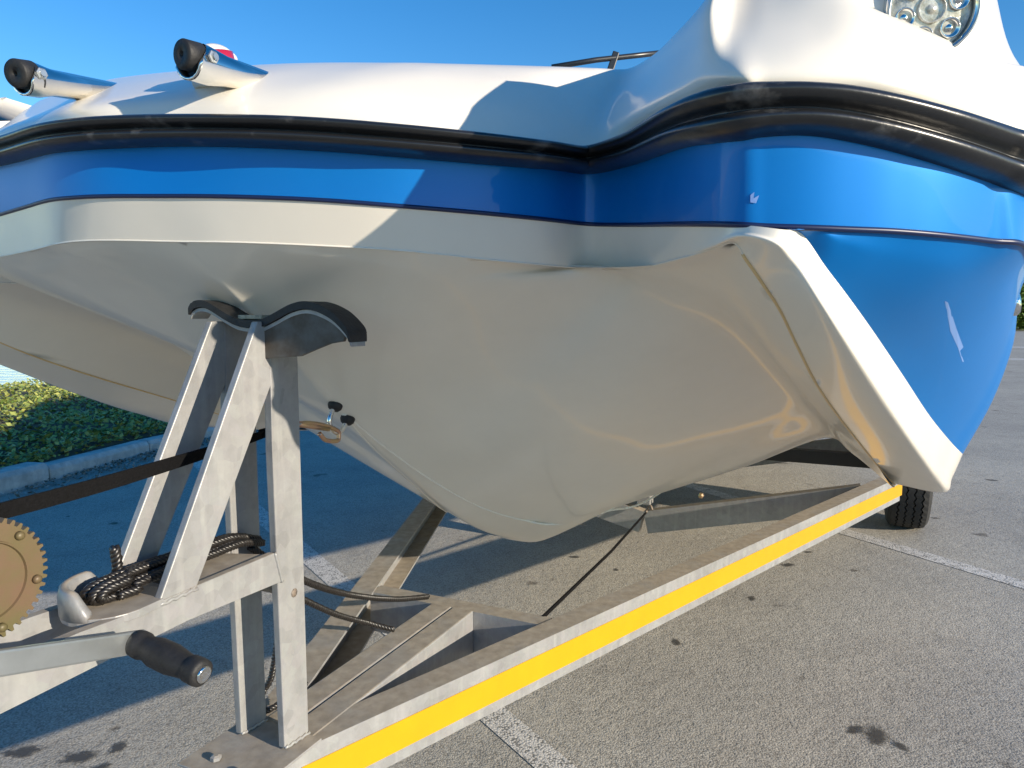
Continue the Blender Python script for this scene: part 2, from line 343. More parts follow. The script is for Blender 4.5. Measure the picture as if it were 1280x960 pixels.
# kerb stones
kerb = empty('kerb', (kp[40].x, kp[40].y, 0)); tag(kerb, 'pale concrete kerb between asphalt and green bank', 'kerb', kind='structure')
L = [0]
for i in range(1, len(kp)): L.append(L[-1]+(kp[i]-kp[i-1]).length)
def kat(s):
    for j in range(len(L)-1):
        if L[j+1] >= s: t = (s-L[j])/(L[j+1]-L[j]); return kp[j].lerp(kp[j+1], t), nrm[j].lerp(nrm[j+1], t)
    return kp[-1], nrm[-1]
s0 = min(range(len(kp)), key=lambda i: abs(kp[i].y-4.75)); sj = L[s0]
s = sj - 9.0; k = 0
while s < sj + 12:
    Ls = 1.0; a, na = kat(s+.006); b_, nb = kat(s+Ls-.006); bm = bmesh.new()
    hgt = .13 if s < sj-.01 else .105
    wd = .17 if s < sj-.01 else .13
    prof = [(0, -.05), (.0, hgt-.03), (.025, hgt), (wd, hgt), (wd, -.05)]
    A = [bm.verts.new(a+na*x+Vector((0, 0, z))) for x, z in prof]; Bq = [bm.verts.new(b_+nb*x+Vector((0, 0, z))) for x, z in prof]
    for i in range(5): bm.faces.new((A[i], Bq[i], Bq[(i+1) % 5], A[(i+1) % 5]))
    bm.faces.new(A[::-1]); bm.faces.new(Bq); bmesh.ops.bevel(bm, geom=list(bm.edges), offset=.006, segments=1, affect='EDGES')
    keep(bm_obj('kerb_stone', bm, CONC, kerb)); s += Ls; k += 1
# painted lines
def strip(name, pts, label):
    t = [Z(x, y, .004) for x, y in pts]; o = mesh_obj(name, t, [tuple(range(len(t)))], PAINT); tag(o, label, kind='structure')
def ext(a, b, k):  # extend image line
    return (a[0]+(b[0]-a[0])*k, a[1]+(b[1]-a[1])*k)
la, lb = (376, 701), (603, 902); ra, rb = (376.6, 674), (660, 908)
def longline(name, e1, e2, f1, f2, back, fwd, label):
    p = []
    for (a, b_) in ((e1, e2), (f1, f2)):
        A_, B_ = Z(*a, .002), Z(*b_, .002); d = (B_-A_).normalized(); p.append((A_-d*back, B_+d*fwd))
    tag(mesh_obj(name, [p[0][0], p[0][1], p[1][1], p[1][0]], [(0, 1, 2, 3)], PAINT), label, kind='structure')
longline('bay_line', la, lb, ra, rb, 3.0, 2.0, 'worn white bay line running under the front of the trailer')
longline('bay_line', (961, 640), (1280, 736), (963, 633), (1280, 726), 4, 3, 'worn white bay line passing beside the trailer wheel')
for y0, y1 in ((432.5, 434.0), (447.2, 449.2)):
    a, b_, c, d = Z(900, y0, .004), Z(1700, y0+1.5, .004), Z(1700, y1+1.7, .004), Z(900, y1, .004)
    tag(mesh_obj('bay_line', [a, b_, c, d], [(0, 1, 2, 3)], PAINT), 'thin far white line, the %s one beyond the blue hull side' % ('upper' if y0 < 440 else 'lower'), kind='structure')
def stainmat():
    m = mat('oil_stain_film', (.07, .064, .056), .7); N, Lk, b = nodes(m); tc = N.new('ShaderNodeTexCoord'); oi = N.new('ShaderNodeObjectInfo')
    n = N.new('ShaderNodeTexNoise'); n.noise_dimensions = '4D'; n.inputs['Scale'].default_value = 2.6; n.inputs['Detail'].default_value = 7; n.inputs['Roughness'].default_value = .7
    Lk.new(tc.outputs['Object'], n.inputs['Vector']); mw = N.new('ShaderNodeMath'); mw.operation = 'MULTIPLY'; mw.inputs[1].default_value = 50; Lk.new(oi.outputs['Random'], mw.inputs[0]); Lk.new(mw.outputs[0], n.inputs['W'])
    ln = N.new('ShaderNodeVectorMath'); ln.operation = 'LENGTH'; Lk.new(tc.outputs['Object'], ln.inputs[0])
    a = N.new('ShaderNodeMath'); a.operation = 'MULTIPLY_ADD'; a.inputs[1].default_value = -.55; Lk.new(ln.outputs['Value'], a.inputs[0]); Lk.new(n.outputs['Fac'], a.inputs[2])
    r = N.new('ShaderNodeMapRange'); r.inputs['From Min'].default_value = .10; r.inputs['From Max'].default_value = .30; r.inputs['To Max'].default_value = .8; Lk.new(a.outputs[0], r.inputs['Value'])
    Lk.new(r.outputs[0], b.inputs['Alpha']); return m
STAIN = stainmat()
for x, y, r_ in ((1096, 920, .055), (1070, 912, .035), (1125, 932, .03), (100, 946, .05), (148, 934, .035), (122, 962, .04), (27, 940, .05), (845, 802, .03), (718, 696, .03), (940, 748, .03), (985, 706, .04), (1010, 690, .025), (770, 712, .02), (1240, 600, .05), (930, 690, .03)):
    o = mesh_obj('oil_stain', [(math.cos(2*math.pi*k/20)*1.15, math.sin(2*math.pi*k/20)*1.15, 0) for k in range(20)], [tuple(range(20))], STAIN)
    o.location = Z(x, y, .0012); o.scale = (r_*1.3, r_*.8, 1); o.rotation_euler = (0, 0, random.random()*3); tag(o, 'small dark oil stain on the asphalt', kind='structure')
# ground cover leaves on the bank
def leaf_cloud(name, pts, size, mt, up=.35, kind='stuff', label=None, parent=None, jit=.5):
    V, Fc = [], []
    for q in pts:
        s_ = size*random.uniform(.5, 1.3); a = random.uniform(0, 6.28)
        d = Vector((math.cos(a), math.sin(a), random.uniform(-.2, .9))).normalized(); sd_ = d.cross(Vector((random.uniform(-1, 1), random.uniform(-1, 1), 1))).normalized()
        i = len(V); V += [q, q+d*s_*.5+sd_*s_*.33, q+d*s_, q+d*s_*.5-sd_*s_*.33]; Fc.append((i, i+1, i+2, i+3))
    o = mesh_obj(name, V, Fc, mt, parent); tag(o, label, kind=kind); return o
pts = []
while len(pts) < 90000:
    i = random.randrange(int(len(kp)*.2), int(len(kp)*.84)); d = random.random()**1.3*8 + .17
    t = random.random(); i2 = min(i+1, len(kp)-1); p = kp[i].lerp(kp[i2], t); nv = nrm[i].lerp(nrm[i2], t); q = p+nv*d
    if q.y < 2.5: continue
    g = noise.noise(Vector((q.x*1.6, q.y*1.6, 0)));
    q.z = bank_h(d) + .05*noise.noise(Vector((q.x, q.y, 0))*.8) + random.random()*(.05+.09*max(0, .4+g)); pts.append(q)
leaf_cloud('ground_cover', pts, .045, LEAF, label='dense low green ground cover on the bank behind the kerb')
pts = []
for k in range(1500):
    s_ = sj + random.gauss(1.1, .9); p, nv = kat(s_); q = p - nv*abs(random.gauss(.02, .16)); q.z = .004+random.random()*.015; pts.append(q)
leaf_cloud('leaf_litter', pts, .028, LITTER, label='small weeds and dry litter gathered at the foot of the kerb')
# bushes beyond the car park
def bush(x, y, r, h, label):
    e = empty('bush', (x, y, 0)); tag(e, label, 'bush', 'bushes beyond the car park')
    pts = []
    cl = [Vector((x+random.uniform(-r, r)*.8, y+random.uniform(-r, r)*.6, random.uniform(.12, .85)*h)) for _ in range(26)]
    for c in cl:
        rr = random.uniform(.25, .5)*r
        for _ in range(190): pts.append(c+Vector((random.gauss(0, 1), random.gauss(0, 1), random.gauss(0, 1))).normalized()*rr*random.uniform(.7, 1))
    pts = [q for q in pts if q.z > 0.02]
    o = leaf_cloud('crown', pts, .42, BUSH, kind=None, parent=e); keep(o)
    bm = bmesh.new()
    for k in range(4): add_tube(bm, [Vector((x, y, 0)), Vector((x+random.uniform(-.5, .5), y+random.uniform(-.5, .5), h*.35)), cl[k]], .1, 6, rs=[.16, .1, .04])
    keep(bm_obj('trunk', bm, BARK, e))
for k, (x, y, r, h, lb_) in enumerate([(39.5, 58, 4.2, 5.2, 'leafy bush beyond the car park, just right of the blue hull side'), (44.5, 61, 4.4, 4.8, 'broad green bush at the right edge of the car park')]):
    bush(x, y, r, h, lb_)
tag(mesh_obj('verge', [(4, 52, .01), (900, 52, .01), (900, 500, .01), (4, 500, .01)], [(0, 1, 2, 3)], mat('dry_verge', (.12, .12, .05), .95, n_scale=2, n_amt=.5)), 'dry grassy verge beyond the car park', kind='structure')

# ================================================================ THE BOAT
boat = empty('motor_boat', tuple(B.w(0, 1, .45))); tag(boat, 'white and blue fibreglass motor boat bow resting on the galvanised trailer', 'boat')
def mir(q):                              # world point of the port half -> starboard half
    l = B.loc(q); k = 1.0; a = abs(l.x)
    if l.z > 1.1: k = 1+.17*min(1, a/.32)*max(0, min(1, 1-(a-.38)/.12))
    return B.w(-l.x, l.y, 1.1+(l.z-1.1)*k)
def cpt(px, py): return B.onv(px, py, 0)
stations = [  # px_A, yA, zA, (B) , (C) , (D)
 (190, 143.5, 1.350, 182, 245, 302), (300, 143.5, 1.3435, 182.5, 246, 303), (400, 147.3, 1.3365, 187, 250, 307), (500, 155.5, 1.3285, 194.5, 257.5, 313),
 (600, 166, 1.3235, 203, 266, 323.5), (680, 176, 1.322, 210, 274, 331), (735, 182, 1.328, 216, 280, 335.5), (790, 165, 1.328, 207, 281, 336.5),
 (850, 130, 1.308, 188, 280, 323), (890, 112, 1.3025, 182, 280, 311), (925, 104.5, 1.299, 178, 281, 299), (960, 103, 1.298, 172.5, 283, 0),
 (1010, 103.5, 1.2965, 171, 284.5, 0), (1060, 108, 1.294, 178, 286.5, 0), (1120, 120, 1.288, 192, 289, 0), (1180, 136, 1.281, 210, 294, 0), (1240, 155, 1.275, 231, 301, 0), (1280, 168, 1.2715, 247, 306, 0)]
A, Bc, C_, D_ = [], [], [], []
for i, (x, ya, za, yb, yc, yd) in enumerate(stations):
    a = Z(x, ya, za)
    if i == 0: A.append(cpt(190, 143.5)); Bc.append(cpt(194, 182)); C_.append(cpt(207, 245)); D_.append(cpt(228, 302)); continue
    s_ = a.y
    A.append(a); Bc.append(P(x, yb, s_+.010)); C_.append(P(x, yc, s_+(.03 if i < 7 else .022)))
    if yd: D_.append(P(x, yd, s_+.055))
aftA = [B.w(1.05, .20, 1.27), B.w(1.13, .60, 1.28), B.w(1.18, 1.4, 1.30), B.w(1.17, 5.3, 1.36)]
aftB = [B.w(1.043, .21, 1.205), B.w(1.12, .61, 1.21), B.w(1.165, 1.4, 1.225), B.w(1.155, 5.3, 1.28)]
aftC = [B.w(1.0, .22, 1.163), B.w(1.07, .65, 1.16), B.w(1.12, 1.4, 1.16), B.w(1.11, 5.3, 1.2)]
SA, SBc, SC, SD = [], [], [], []        # explicit starboard shoulder of the bow
for x, ya, za, yb, yc, yd in ((95, 149, 1.355, 187, 246.5, 301), (35, 163, 1.359, 198, 256.5, 311.5), (-38, 196, 1.365, 226, 288, 334)):
    a = Z(x, ya, za); SA.append(a); SBc.append(P(x, yb, a.y+.012)); SC.append(P(x+4, yc, a.y+.03)); SD.append(P(x+10, yd, a.y+.055))
def full(port, sb, start=5):           # whole boat from starboard stern round the bow to port stern
    m = (lambda r: [mir(q) for q in r]) if isinstance(port[0], (list, tuple)) else mir
    return [m(r) for r in port[start:]][::-1] + list(sb)[::-1] + list(port)
A += aftA; Bc += aftB; C_ += aftC
# band net: U (blue/white edge), L (outer chine), G (inner seam)
band = [(U, U.lerp(D, .55), U.lerp(D, .93), D) for U, D in zip(C_[:9], D_[:9])]
Gs = [(887, 312, .715), (917, 303, .685), (932, 323, .69), (950, 349, .708), (975, 387, .745), (997, 433, .80), (1021, 480, .89), (1048, 520, 1.02), (1078, 558, 1.22), (1104, 590, 1.45), (1119, 605, 1.58)]
Ls_ = [(890, 308, .70), (926, 296, .66), (966, 307, .645), (988, 332, .66), (1018, 377, .667), (1045, 420, .695), (1072, 463, .75), (1105, 514, .855), (1140, 566, 1.005), (1165, 601, 1.175), (1178, 615, 1.36)]
Us = [None, None, (975, 286.5, .645), (1003, 293, .66), (1032, 333, .675), (1060, 370, .71), (1092, 414.6, .78), (1128, 468, .905), (1163, 521, 1.07), (1190, 554, 1.24), (1203, 567, 1.40)]
Wl = []
for k in range(11):
    U = C_[9+k] if Us[k] is None else P(*Us[k]); Lp = P(*Ls_[k]); G = P(*Gs[k]); Wl.append(U)
    band.append((U, U.lerp(Lp, .6)+(Lp-U).length*.06*Vector((.3, -.5, 0)), Lp, G))
aft_band = [(B.w(1.055, 1.35, .785), B.w(1.05, 1.35, .73), B.w(1.03, 1.35, .69), B.w(.94, 1.35, .675)), (B.w(1.095, 2.2, .75), B.w(1.085, 2.2, .69), B.w(1.06, 2.2, .62), B.w(.97, 2.2, .60)), (B.w(1.10, 3.4, .74), B.w(1.085, 3.4, .68), B.w(1.06, 3.4, .61), B.w(.97, 3.4, .59)), (B.w(1.10, 5.3, .74), B.w(1.085, 5.3, .68), B.w(1.06, 5.3, .61), B.w(.97, 5.3, .59))]
band += aft_band; Wl += [b_[0] for b_ in aft_band]
def build(name, grids, mt, parent, smooth=True):
    V, Fc = [], []
    for g in grids: add_grid(V, Fc, g)
    bm = bmesh.new(); me = bpy.data.meshes.new(name); me.from_pydata([tuple(v) for v in V], [], Fc); bm.from_mesh(me); bpy.data.meshes.remove(me)
    bmesh.ops.remove_doubles(bm, verts=bm.verts, dist=.0004)
    bmesh.ops.dissolve_degenerate(bm, edges=bm.edges, dist=.0002)
    return keep(bm_obj(name, bm, mt, parent, smooth))
def two(g): return [g, [[mir(q) for q in r] for r in g]]
# blue upper stripe
def inset(q, d): return toward(q, 1+d/q.y)
def toward(q, f): return Vector((q[0]*f, q[1]*f, CH+(q[2]-CH)*f))
def brow(b_, c):
    x = B.loc(b_).x; d_ = .016 - .013*max(0, min(1, (x-.5)/.2)); t_ = .006 if d_ > .01 else .004
    return (inset(b_, d_)+Vector((0, 0, t_)), inset(b_, d_).lerp(c, .1), inset(b_, d_).lerp(c, .5), c)
g1 = loft(full([brow(b_, c) for b_, c in zip(Bc, C_)], [brow(b_, c) for b_, c in zip(SBc, SC)]), 8, 4)
dense = spline(C_, 24)[24*11:]
def Cat(u): return min(dense, key=lambda q: abs(B.loc(q).y-u))
lowW = [Wl[2], Wl[3], Wl[4], Wl[5], Wl[6], Wl[7], Wl[8], Wl[9], Wl[10], Wl[11], Wl[12], Wl[13], Wl[14]]
net = []
for k, w_ in enumerate(lowW):
    c2 = Cat(max(B.loc(dense[0]).y+.01+.008*k, B.loc(w_).y-(.0 if k == 0 else .04))) + Vector((0, 0, -.001)); h_ = (c2-w_).length; outn = Vector((B.C*.8-B.S*.5, -B.S*.8-B.C*.5, -.2)).normalized()*h_*.05
    net.append((c2, c2.lerp(w_, .33)+outn, c2.lerp(w_, .66)+outn, w_))
g2 = loft(net, 6, 5)
_fine = spline(C_, 40)
for r in g2:
    q = min(_fine, key=lambda c: (c-r[0]).length); d = q-r[0]+Vector((0, .003, -.001))
    for k, f in enumerate((1, .8, .55, .3, .1)): r[k] = r[k]+d*f
build('blue_topsides', [g1]+two(g2), BLUE, boat)
SCUFF = mat('pale_scuff', (.17, .31, .66), .5)
def proj(q):
    z = q[2]-CH; d = q[1]*CP - z*SP; return 640+F*q[0]/d, 480-F*(q[1]*SP+z*CP)/d
def on_side(px, py, grids):             # where a sight line meets the blue skin
    best = None
    for g in grids:
        for r0, r1 in zip(g, g[1:]):
            for k in range(len(r0)-1):
                for tri in ((r0[k], r0[k+1], r1[k]), (r0[k+1], r1[k+1], r1[k])):
                    (x0, y0), (x1, y1), (x2, y2) = map(proj, tri); d = (x1-x0)*(y2-y0)-(x2-x0)*(y1-y0)
                    if abs(d) < 1e-9: continue
                    a = ((px-x0)*(y2-y0)-(x2-x0)*(py-y0))/d; b_ = ((x1-x0)*(py-y0)-(px-x0)*(y1-y0))/d
                    if a >= -.001 and b_ >= -.001 and a+b_ <= 1.001:
                        q = tri[0]*(1-a-b_)+tri[1]*a+tri[2]*b_
                        if best is None or q.y < best: best = q.y
    return P(px, py, (best or 1)-.0009)
for poly_ in ([(1181, 376), (1185, 378), (1196, 412), (1202, 428), (1212, 454), (1203, 452), (1198, 436), (1188, 414)], [(938, 244), (943, 240), (942, 248), (949, 244), (945, 254), (938, 253)]):
    keep(mesh_obj('scuff', [on_side(x, y, [g1[64:], g2]) for x, y in poly_], [tuple(range(len(poly_)))], SCUFF, boat))
sband = [(U, U.lerp(D, .55), U.lerp(D, .93), D) for U, D in zip(SC, SD)]
g3 = loft(full(band, sband), 8, 6)
mid = (len(band)-5+3)*8                # grid row of the centreline
# bottom net: K keel, M1, M2 valley, D/G
K = [cpt(228, 302), cpt(272, 349), cpt(316, 394), cpt(372, 454), cpt(430, 518), cpt(500, 585), cpt(560, 634), cpt(602, 661.5), cpt(632, 671.5), cpt(662, 674.5), B.w(0, 1.35, .452), B.w(0, 1.75, .445), B.w(0, 2.6, .45), B.w(0, 3.8, .45), B.w(0, 5.3, .45)]
def dg(px):   # point of the lower band edge over image column px
    best = min(range(len(low)-1), key=lambda i: abs(low[i][0]-px)); return low[best][1]
edge = [r[-1] for r in g3[mid:]]; edge_s = [r[-1] for r in g3[mid::-1]]
DGi = [0, 8, 16, 24, 32, 44, 60, 80, 100, 120, 140, 152]      # indices in the band edge (8 per station)
DG = [edge[i] for i in DGi] + [B.w(.97, 2.6, .597), B.w(.97, 3.8, .59), B.w(.97, 5.3, .59)]
M2s = {5: (742, 352, 1.05), 6: (800, 372, 1.04), 7: (862, 402, 1.06), 8: (915, 434, 1.15), 9: (962, 474, 1.33), 10: (1002, 515, 1.62), 11: (1032, 547, 2.1)}
DGs = [edge_s[min(len(edge_s)-1, int(8*t))] for t in (0, .7, 1.4, 2.1, 3, 4.5, 6.5, 9, 11.5, 14, 16.5, 18)] + [mir(q) for q in DG[12:]]
def bottom(DG, side):
    net = []
    for k in range(15):
        if k < 5: m2 = K[k].lerp(DG[k], .86)
        else:
            m2 = P(*M2s[k]) if k < 12 else B.w(.76, [2.9, 4.0, 5.3][k-12], .645)
            if side < 0: m2 = mir(m2)
        bul = [0, .0, -.004, -.006, -.004, .0, .004, .008, .016, .026, .033, .033, .024, .02, .02][k]
        fw = Vector((.05, -.5, -.86)).normalized()*bul
        net.append([K[k], K[k].lerp(m2, .12)+fw*(.9 if k < 8 else 1.15), K[k].lerp(m2, .4)+fw*1.2, K[k].lerp(m2, .72)+fw*.8, m2, m2.lerp(DG[k], .5)+(Vector((0, 0, .012)) if k > 4 else Vector((0, 0, 0))), DG[k]])
    return net
netp, nets = bottom(DG, 1), bottom(DGs, -1); net = netp
g4 = loft([b_[:0:-1]+a for a, b_ in zip(netp, nets)], 7, 5)
build('hull_bottom', [g3, g4], GEL, boat)
def on_grid(g, r, c):                   # point of a lofted grid at fractional row / column
    i, j = min(int(r), len(g)-2), min(int(c), len(g[0])-2); a, b_ = r-i, c-j
    return g[i][j]*(1-a)*(1-b_)+g[i+1][j]*a*(1-b_)+g[i][j+1]*(1-a)*b_+g[i+1][j+1]*a*b_
for sg in (1, -1):                      # moulded spray rails
    bm = bmesh.new(); pts_ = [on_grid(g4, 7*t, 30+sg*c) for t, c in ((4.0, .2), (4.6, 1.5), (5.4, 3.0), (6.4, 4.6), (7.5, 6.0), (8.6, 7.2), (9.6, 8.2), (11, 9), (13, 9.4), (13.9, 9.4))]
    add_tube(bm, [q+Vector((0, 0, .0012)) for q in spline(pts_, 8)], .0032, 8); keep(bm_obj('spray_rail', bm, GEL, boat, True))
# keel strake line and seam
for fn in (lambda q: q, mir):
    bm = bmesh.new(); add_tube(bm, [fn(q)+Vector((0, 0, -.0005)) for q in edge[86:153]], .0018, 6); keep(bm_obj('hull_seam', bm, GOLD, boat, True))
bm = bmesh.new(); add_tube(bm, [r[-1] for r in g3], .0013, 6); keep(bm_obj('chine_edge', bm, GEL, boat, True))
bm = bmesh.new(); add_tube(bm, spline(full(C_, SC), 8), .0028, 8); keep(bm_obj('styling_bead', bm, BEAD, boat, True))
# rub rail
def rail_grid(prof, A, Bc, n=6):
    a = spline(A, n); b_ = spline(Bc, n); g = []
    for i in range(len(a)):
        d = (a[min(i+1, len(a)-1)]-a[max(i-1, 0)]); d.z = 0; d.normalize()
        out = Vector((d.y, -d.x, 0)); h = (a[i].z-b_[i].z)
        g.append([Vector((0, 0, 0)) + (b_[i]*(1-zf)+a[i]*zf) + out*o_ for o_, zf in prof])
    return g
prof = [(-.022, 1.0), (-.006, 1.0), (.008, .965), (.018, .88), (.022, .76), (.019, .63), (.012, .54), (.010, .48), (.016, .42), (.021, .32), (.020, .20), (.013, .10), (-.002, .04), (-.03, .04)]
Af, Bf = full(A, SA), full(Bc, SBc)
rg = rail_grid(prof, Af, Bf, 8)
build('rub_rail', [loft(rg, 1, 3)], RUB, boat)
# deck
Ain = [g[0] for g in rail_grid([(-.020, .995)], Af, Bf, 1)]
def shal(q, k):                        # foredeck rises steeply from the rail
    a = A[k].y; x, c = (q[0]/q[1], (q[2]-CH)/q[1]); s_ = a + (q[1]-a)*{9: .2, 8: .33}.get(k, .45); return Vector((x*s_, s_, CH+c*s_))
R = [
 [cpt(218, 126), cpt(244, 108), cpt(285, 90), cpt(345, 80), cpt(450, 88)],
 [P(318, 126, .98), P(360, 104, 1.05), P(425, 85, 1.18), P(505, 78.5, 1.33), P(600, 90, 1.62)],
 [P(415, 126, .965), P(445, 104, 1.04), P(495, 86, 1.18), P(560, 79.5, 1.36), P(640, 92, 1.66)],
 [P(513, 134, .98), P(537, 112, 1.07), P(575, 91, 1.22), P(620, 81, 1.42), P(690, 94, 1.72)],
 [P(611, 146, 1.01), P(630, 124, 1.10), P(655, 100, 1.26), P(690, 83, 1.5), P(735, 96, 1.8)],
 [P(688, 158, 1.08), P(702, 138, 1.18), P(722, 108, 1.38), P(745, 85, 1.62), P(780, 98, 1.9)],
 [P(740, 166, 1.09), P(750, 146, 1.18), P(766, 114, 1.42), P(784, 86, 1.68), P(815, 92, 1.95)],
 [P(787, 150, 1.0), P(792, 130, 1.08), P(802, 98, 1.3), P(815, 70, 1.5), P(850, 50, 1.8)],
 [P(846, 118, .875), P(846, 96, .92), P(848, 66, 1.02), P(853, 34, 1.15), P(880, 10, 1.5)],
 [P(886, 101, .815), P(884, 78, .84), P(884, 42, .90), P(888, 2, .98), P(905, -40, 1.2)],
 [P(921, 92, .792), P(917, 66, .825), P(917, 30, .885), P(918, -12, .955), P(930, -70, 1.04)],
 [P(957, 90, .79), P(956, 64, .815), P(957, 28, .865), P(960, -16, .925), P(968, -80, 1.0)],
 [P(1009, 90, .79), P(1010, 64, .808), P(1014, 30, .845), P(1022, -20, .89), P(1030, -85, .95)],
 [P(1062, 94, .80), P(1064, 70, .815), P(1069, 36, .84), P(1076, 6, .868), P(1078, -1, .90)],
 [P(1122, 107, .82), P(1124, 88, .835), P(1129, 58, .862), P(1135, 32, .89), P(1137, 28, .93)],
 [P(1182, 124, .865), P(1184, 107, .88), P(1188, 80, .91), P(1192, 55, .94), P(1194, 52, .98)],
 [P(1242, 143, .935), P(1243, 128, .95), P(1246, 103, .98), P(1250, 78, 1.01), P(1252, 76, 1.05)],
 [P(1281, 157, .99), P(1282, 143, 1.0), P(1284, 118, 1.03), P(1287, 95, 1.07), P(1289, 93, 1.1)],
 [B.w(1.03, .21, 1.285), B.w(1.015, .215, 1.30), B.w(.97, .23, 1.33), B.w(.93, .25, 1.36), B.w(.85, .3, 1.40)],
 [B.w(1.105, .6, 1.295), B.w(1.09, .6, 1.31), B.w(1.05, .6, 1.34), B.w(1.0, .6, 1.37), B.w(.9, .62, 1.40)],
 [B.w(1.155, 1.4, 1.315), B.w(1.14, 1.4, 1.33), B.w(1.08, 1.4, 1.36), B.w(1.0, 1.4, 1.39), B.w(.9, 1.4, 1.42)],
 [B.w(1.145, 5.3, 1.375), B.w(1.13, 5.3, 1.38), B.w(1.05, 5.3, 1.39), B.w(1.0, 5.3, 1.40), B.w(.9, 5.3, 1.41)]]
OLD = {10: .773, 11: .769, 12: .77, 13: .782, 14: .808, 15: .846, 16: .90, 17: .942}
def toward(q, f): return Vector((q[0]*f, q[1]*f, CH+(q[2]-CH)*f))
R = [[shal(q, k) for q in r] if 0 < k < 10 else [toward(q, A[k].y/OLD[k]) for q in r] if k in OLD else r for k, r in enumerate(R)]
RS = [[P(103, 133, 1.0), P(116, 119, 1.08), P(137, 104, 1.2), P(170, 95, 1.35), P(230, 104, 1.6)],
 [P(46, 149, 1.08), P(66, 135, 1.16), P(90, 118, 1.29), P(114, 107, 1.44), P(160, 111, 1.7)],
 [P(-16, 180, 1.22), P(8, 164, 1.29), P(38, 142, 1.42), P(72, 125, 1.56), P(130, 119, 1.8)]]
Rf = full(R, RS)
g5 = loft([[Ain[i]] + list(Rf[i]) for i in range(len(Rf))], 6, 5)
inner = []
for r in Rf[4:-4]:
    e0 = r[-1]; l = B.loc(e0); v1 = max(-.9, min(.9, l.x))
    inner.append((e0, B.w(v1*.9, max(l.y+.5, 1.9), min(1.42, e0.z)), B.w(v1, 5.3, 1.41)))
build('deck', [g5, loft(inner, 3, 3)], GEL, boat)
# transom
bm = bmesh.new()
tr = [A[-1], C_[-1], band[-1][0], band[-1][2], band[-1][3], netp[-1][4], K[-1]]
poly = tr + [mir(q) for q in tr[-2::-1]]
bm.faces.new([bm.verts.new(q) for q in poly]); bmesh.ops.triangulate(bm, faces=bm.faces); keep(bm_obj('transom', bm, GEL, boat))
# headlamp niche wall and hood
hn = [[(1046, 70, .94), (1052, 10, .95), (1060, -50, .97), (1070, -110, 1.0)], [(1085, 70, .95), (1090, 10, .955), (1095, -50, .97), (1100, -110, 1.0)], [(1150, 80, .965), (1150, 20, .97), (1150, -50, .98), (1150, -110, 1.0)],
      [(1205, 95, .985), (1203, 30, .985), (1195, -50, .99), (1190, -110, 1.01)], [(1240, 105, 1.01), (1234, 45, 1.0), (1222, -30, 1.0), (1205, -110, 1.02)], [(1272, 110, 1.08), (1256, 52, 1.05), (1240, -15, 1.05), (1220, -110, 1.06)], [(1300, 112, 1.25), (1262, 62, 1.2), (1246, 0, 1.2), (1225, -100, 1.2)], [(1295, 115, 1.6), (1255, 70, 1.6), (1240, 10, 1.6), (1215, -80, 1.6)]]
g7 = loft([[toward(P(*q), .76) for q in r] for r in hn], 5, 5)
for g_ in two(g7): build('lamp_fairing', [g_], GEL, boat)
CLEAR = mat('clear_lamp_lens', (.72, .72, .66), .12, metal=.1, coat=1, n_scale=90, col2=(.25, .24, .19), bump=.6, bump_scale=150)
def sc76(l): return [(a*.76, b*.76) for a, b in l]
def lamp(m):
    c = P(1163, 12, .725); d = Vector((-B.S*.75+.25, -B.C, -.12)).normalized()
    f = (lambda q: q) if not m else mir
    if m: c = mir(c); l = Vector((d.x, d.y, d.z)); t = B.w(0, 0, 0); d2 = mir(t+d)-mir(t) ; d = Vector((d2.x, d2.y, d.z)).normalized()
    a, b_ = tangent_frame(d)
    bm = bmesh.new(); add_lathe(bm, sc76([(-.02, .058), (.004, .058), (.009, .056), (.010, .0525), (.002, .051), (-.01, .050)]), c, d, 40); bz = keep(bm_obj('spot_lamp', bm, CHROME, boat, True))
    bm = bmesh.new(); add_lathe(bm, sc76([(-.012, .05), (-.003, .0505), (.002, .048), (.003, .02), (.003, .001)]), c, d, 40); keep(bm_obj('reflector', bm, CLEAR, bz, True))
    for k in range(7):
        r_ = 0 if k == 0 else .0255; q = c + (a*math.cos(k*math.pi/3+.3)+b_*math.sin(k*math.pi/3+.3))*r_
        bm = bmesh.new(); R0 = .0175 if k == 0 else .0125
        add_lathe(bm, sc76([(.0, R0), (.0055, R0), (.0065, R0*.9), (.003, R0*.8), (.0015, R0*.45), (.0045, R0*.3), (.005, .0004)]), q, d, 22); keep(bm_obj('led_cup', bm, CHROME if k else CLEAR, bz, True))
    bm = bmesh.new(); add_lathe(bm, sc76([(.0, .0565), (.0105, .0565), (.0115, .0545), (.0105, .053), (.0, .053)]), c, d, 40); keep(bm_obj('bezel', bm, ZINC, bz, True))
lamp(False); lamp(True)
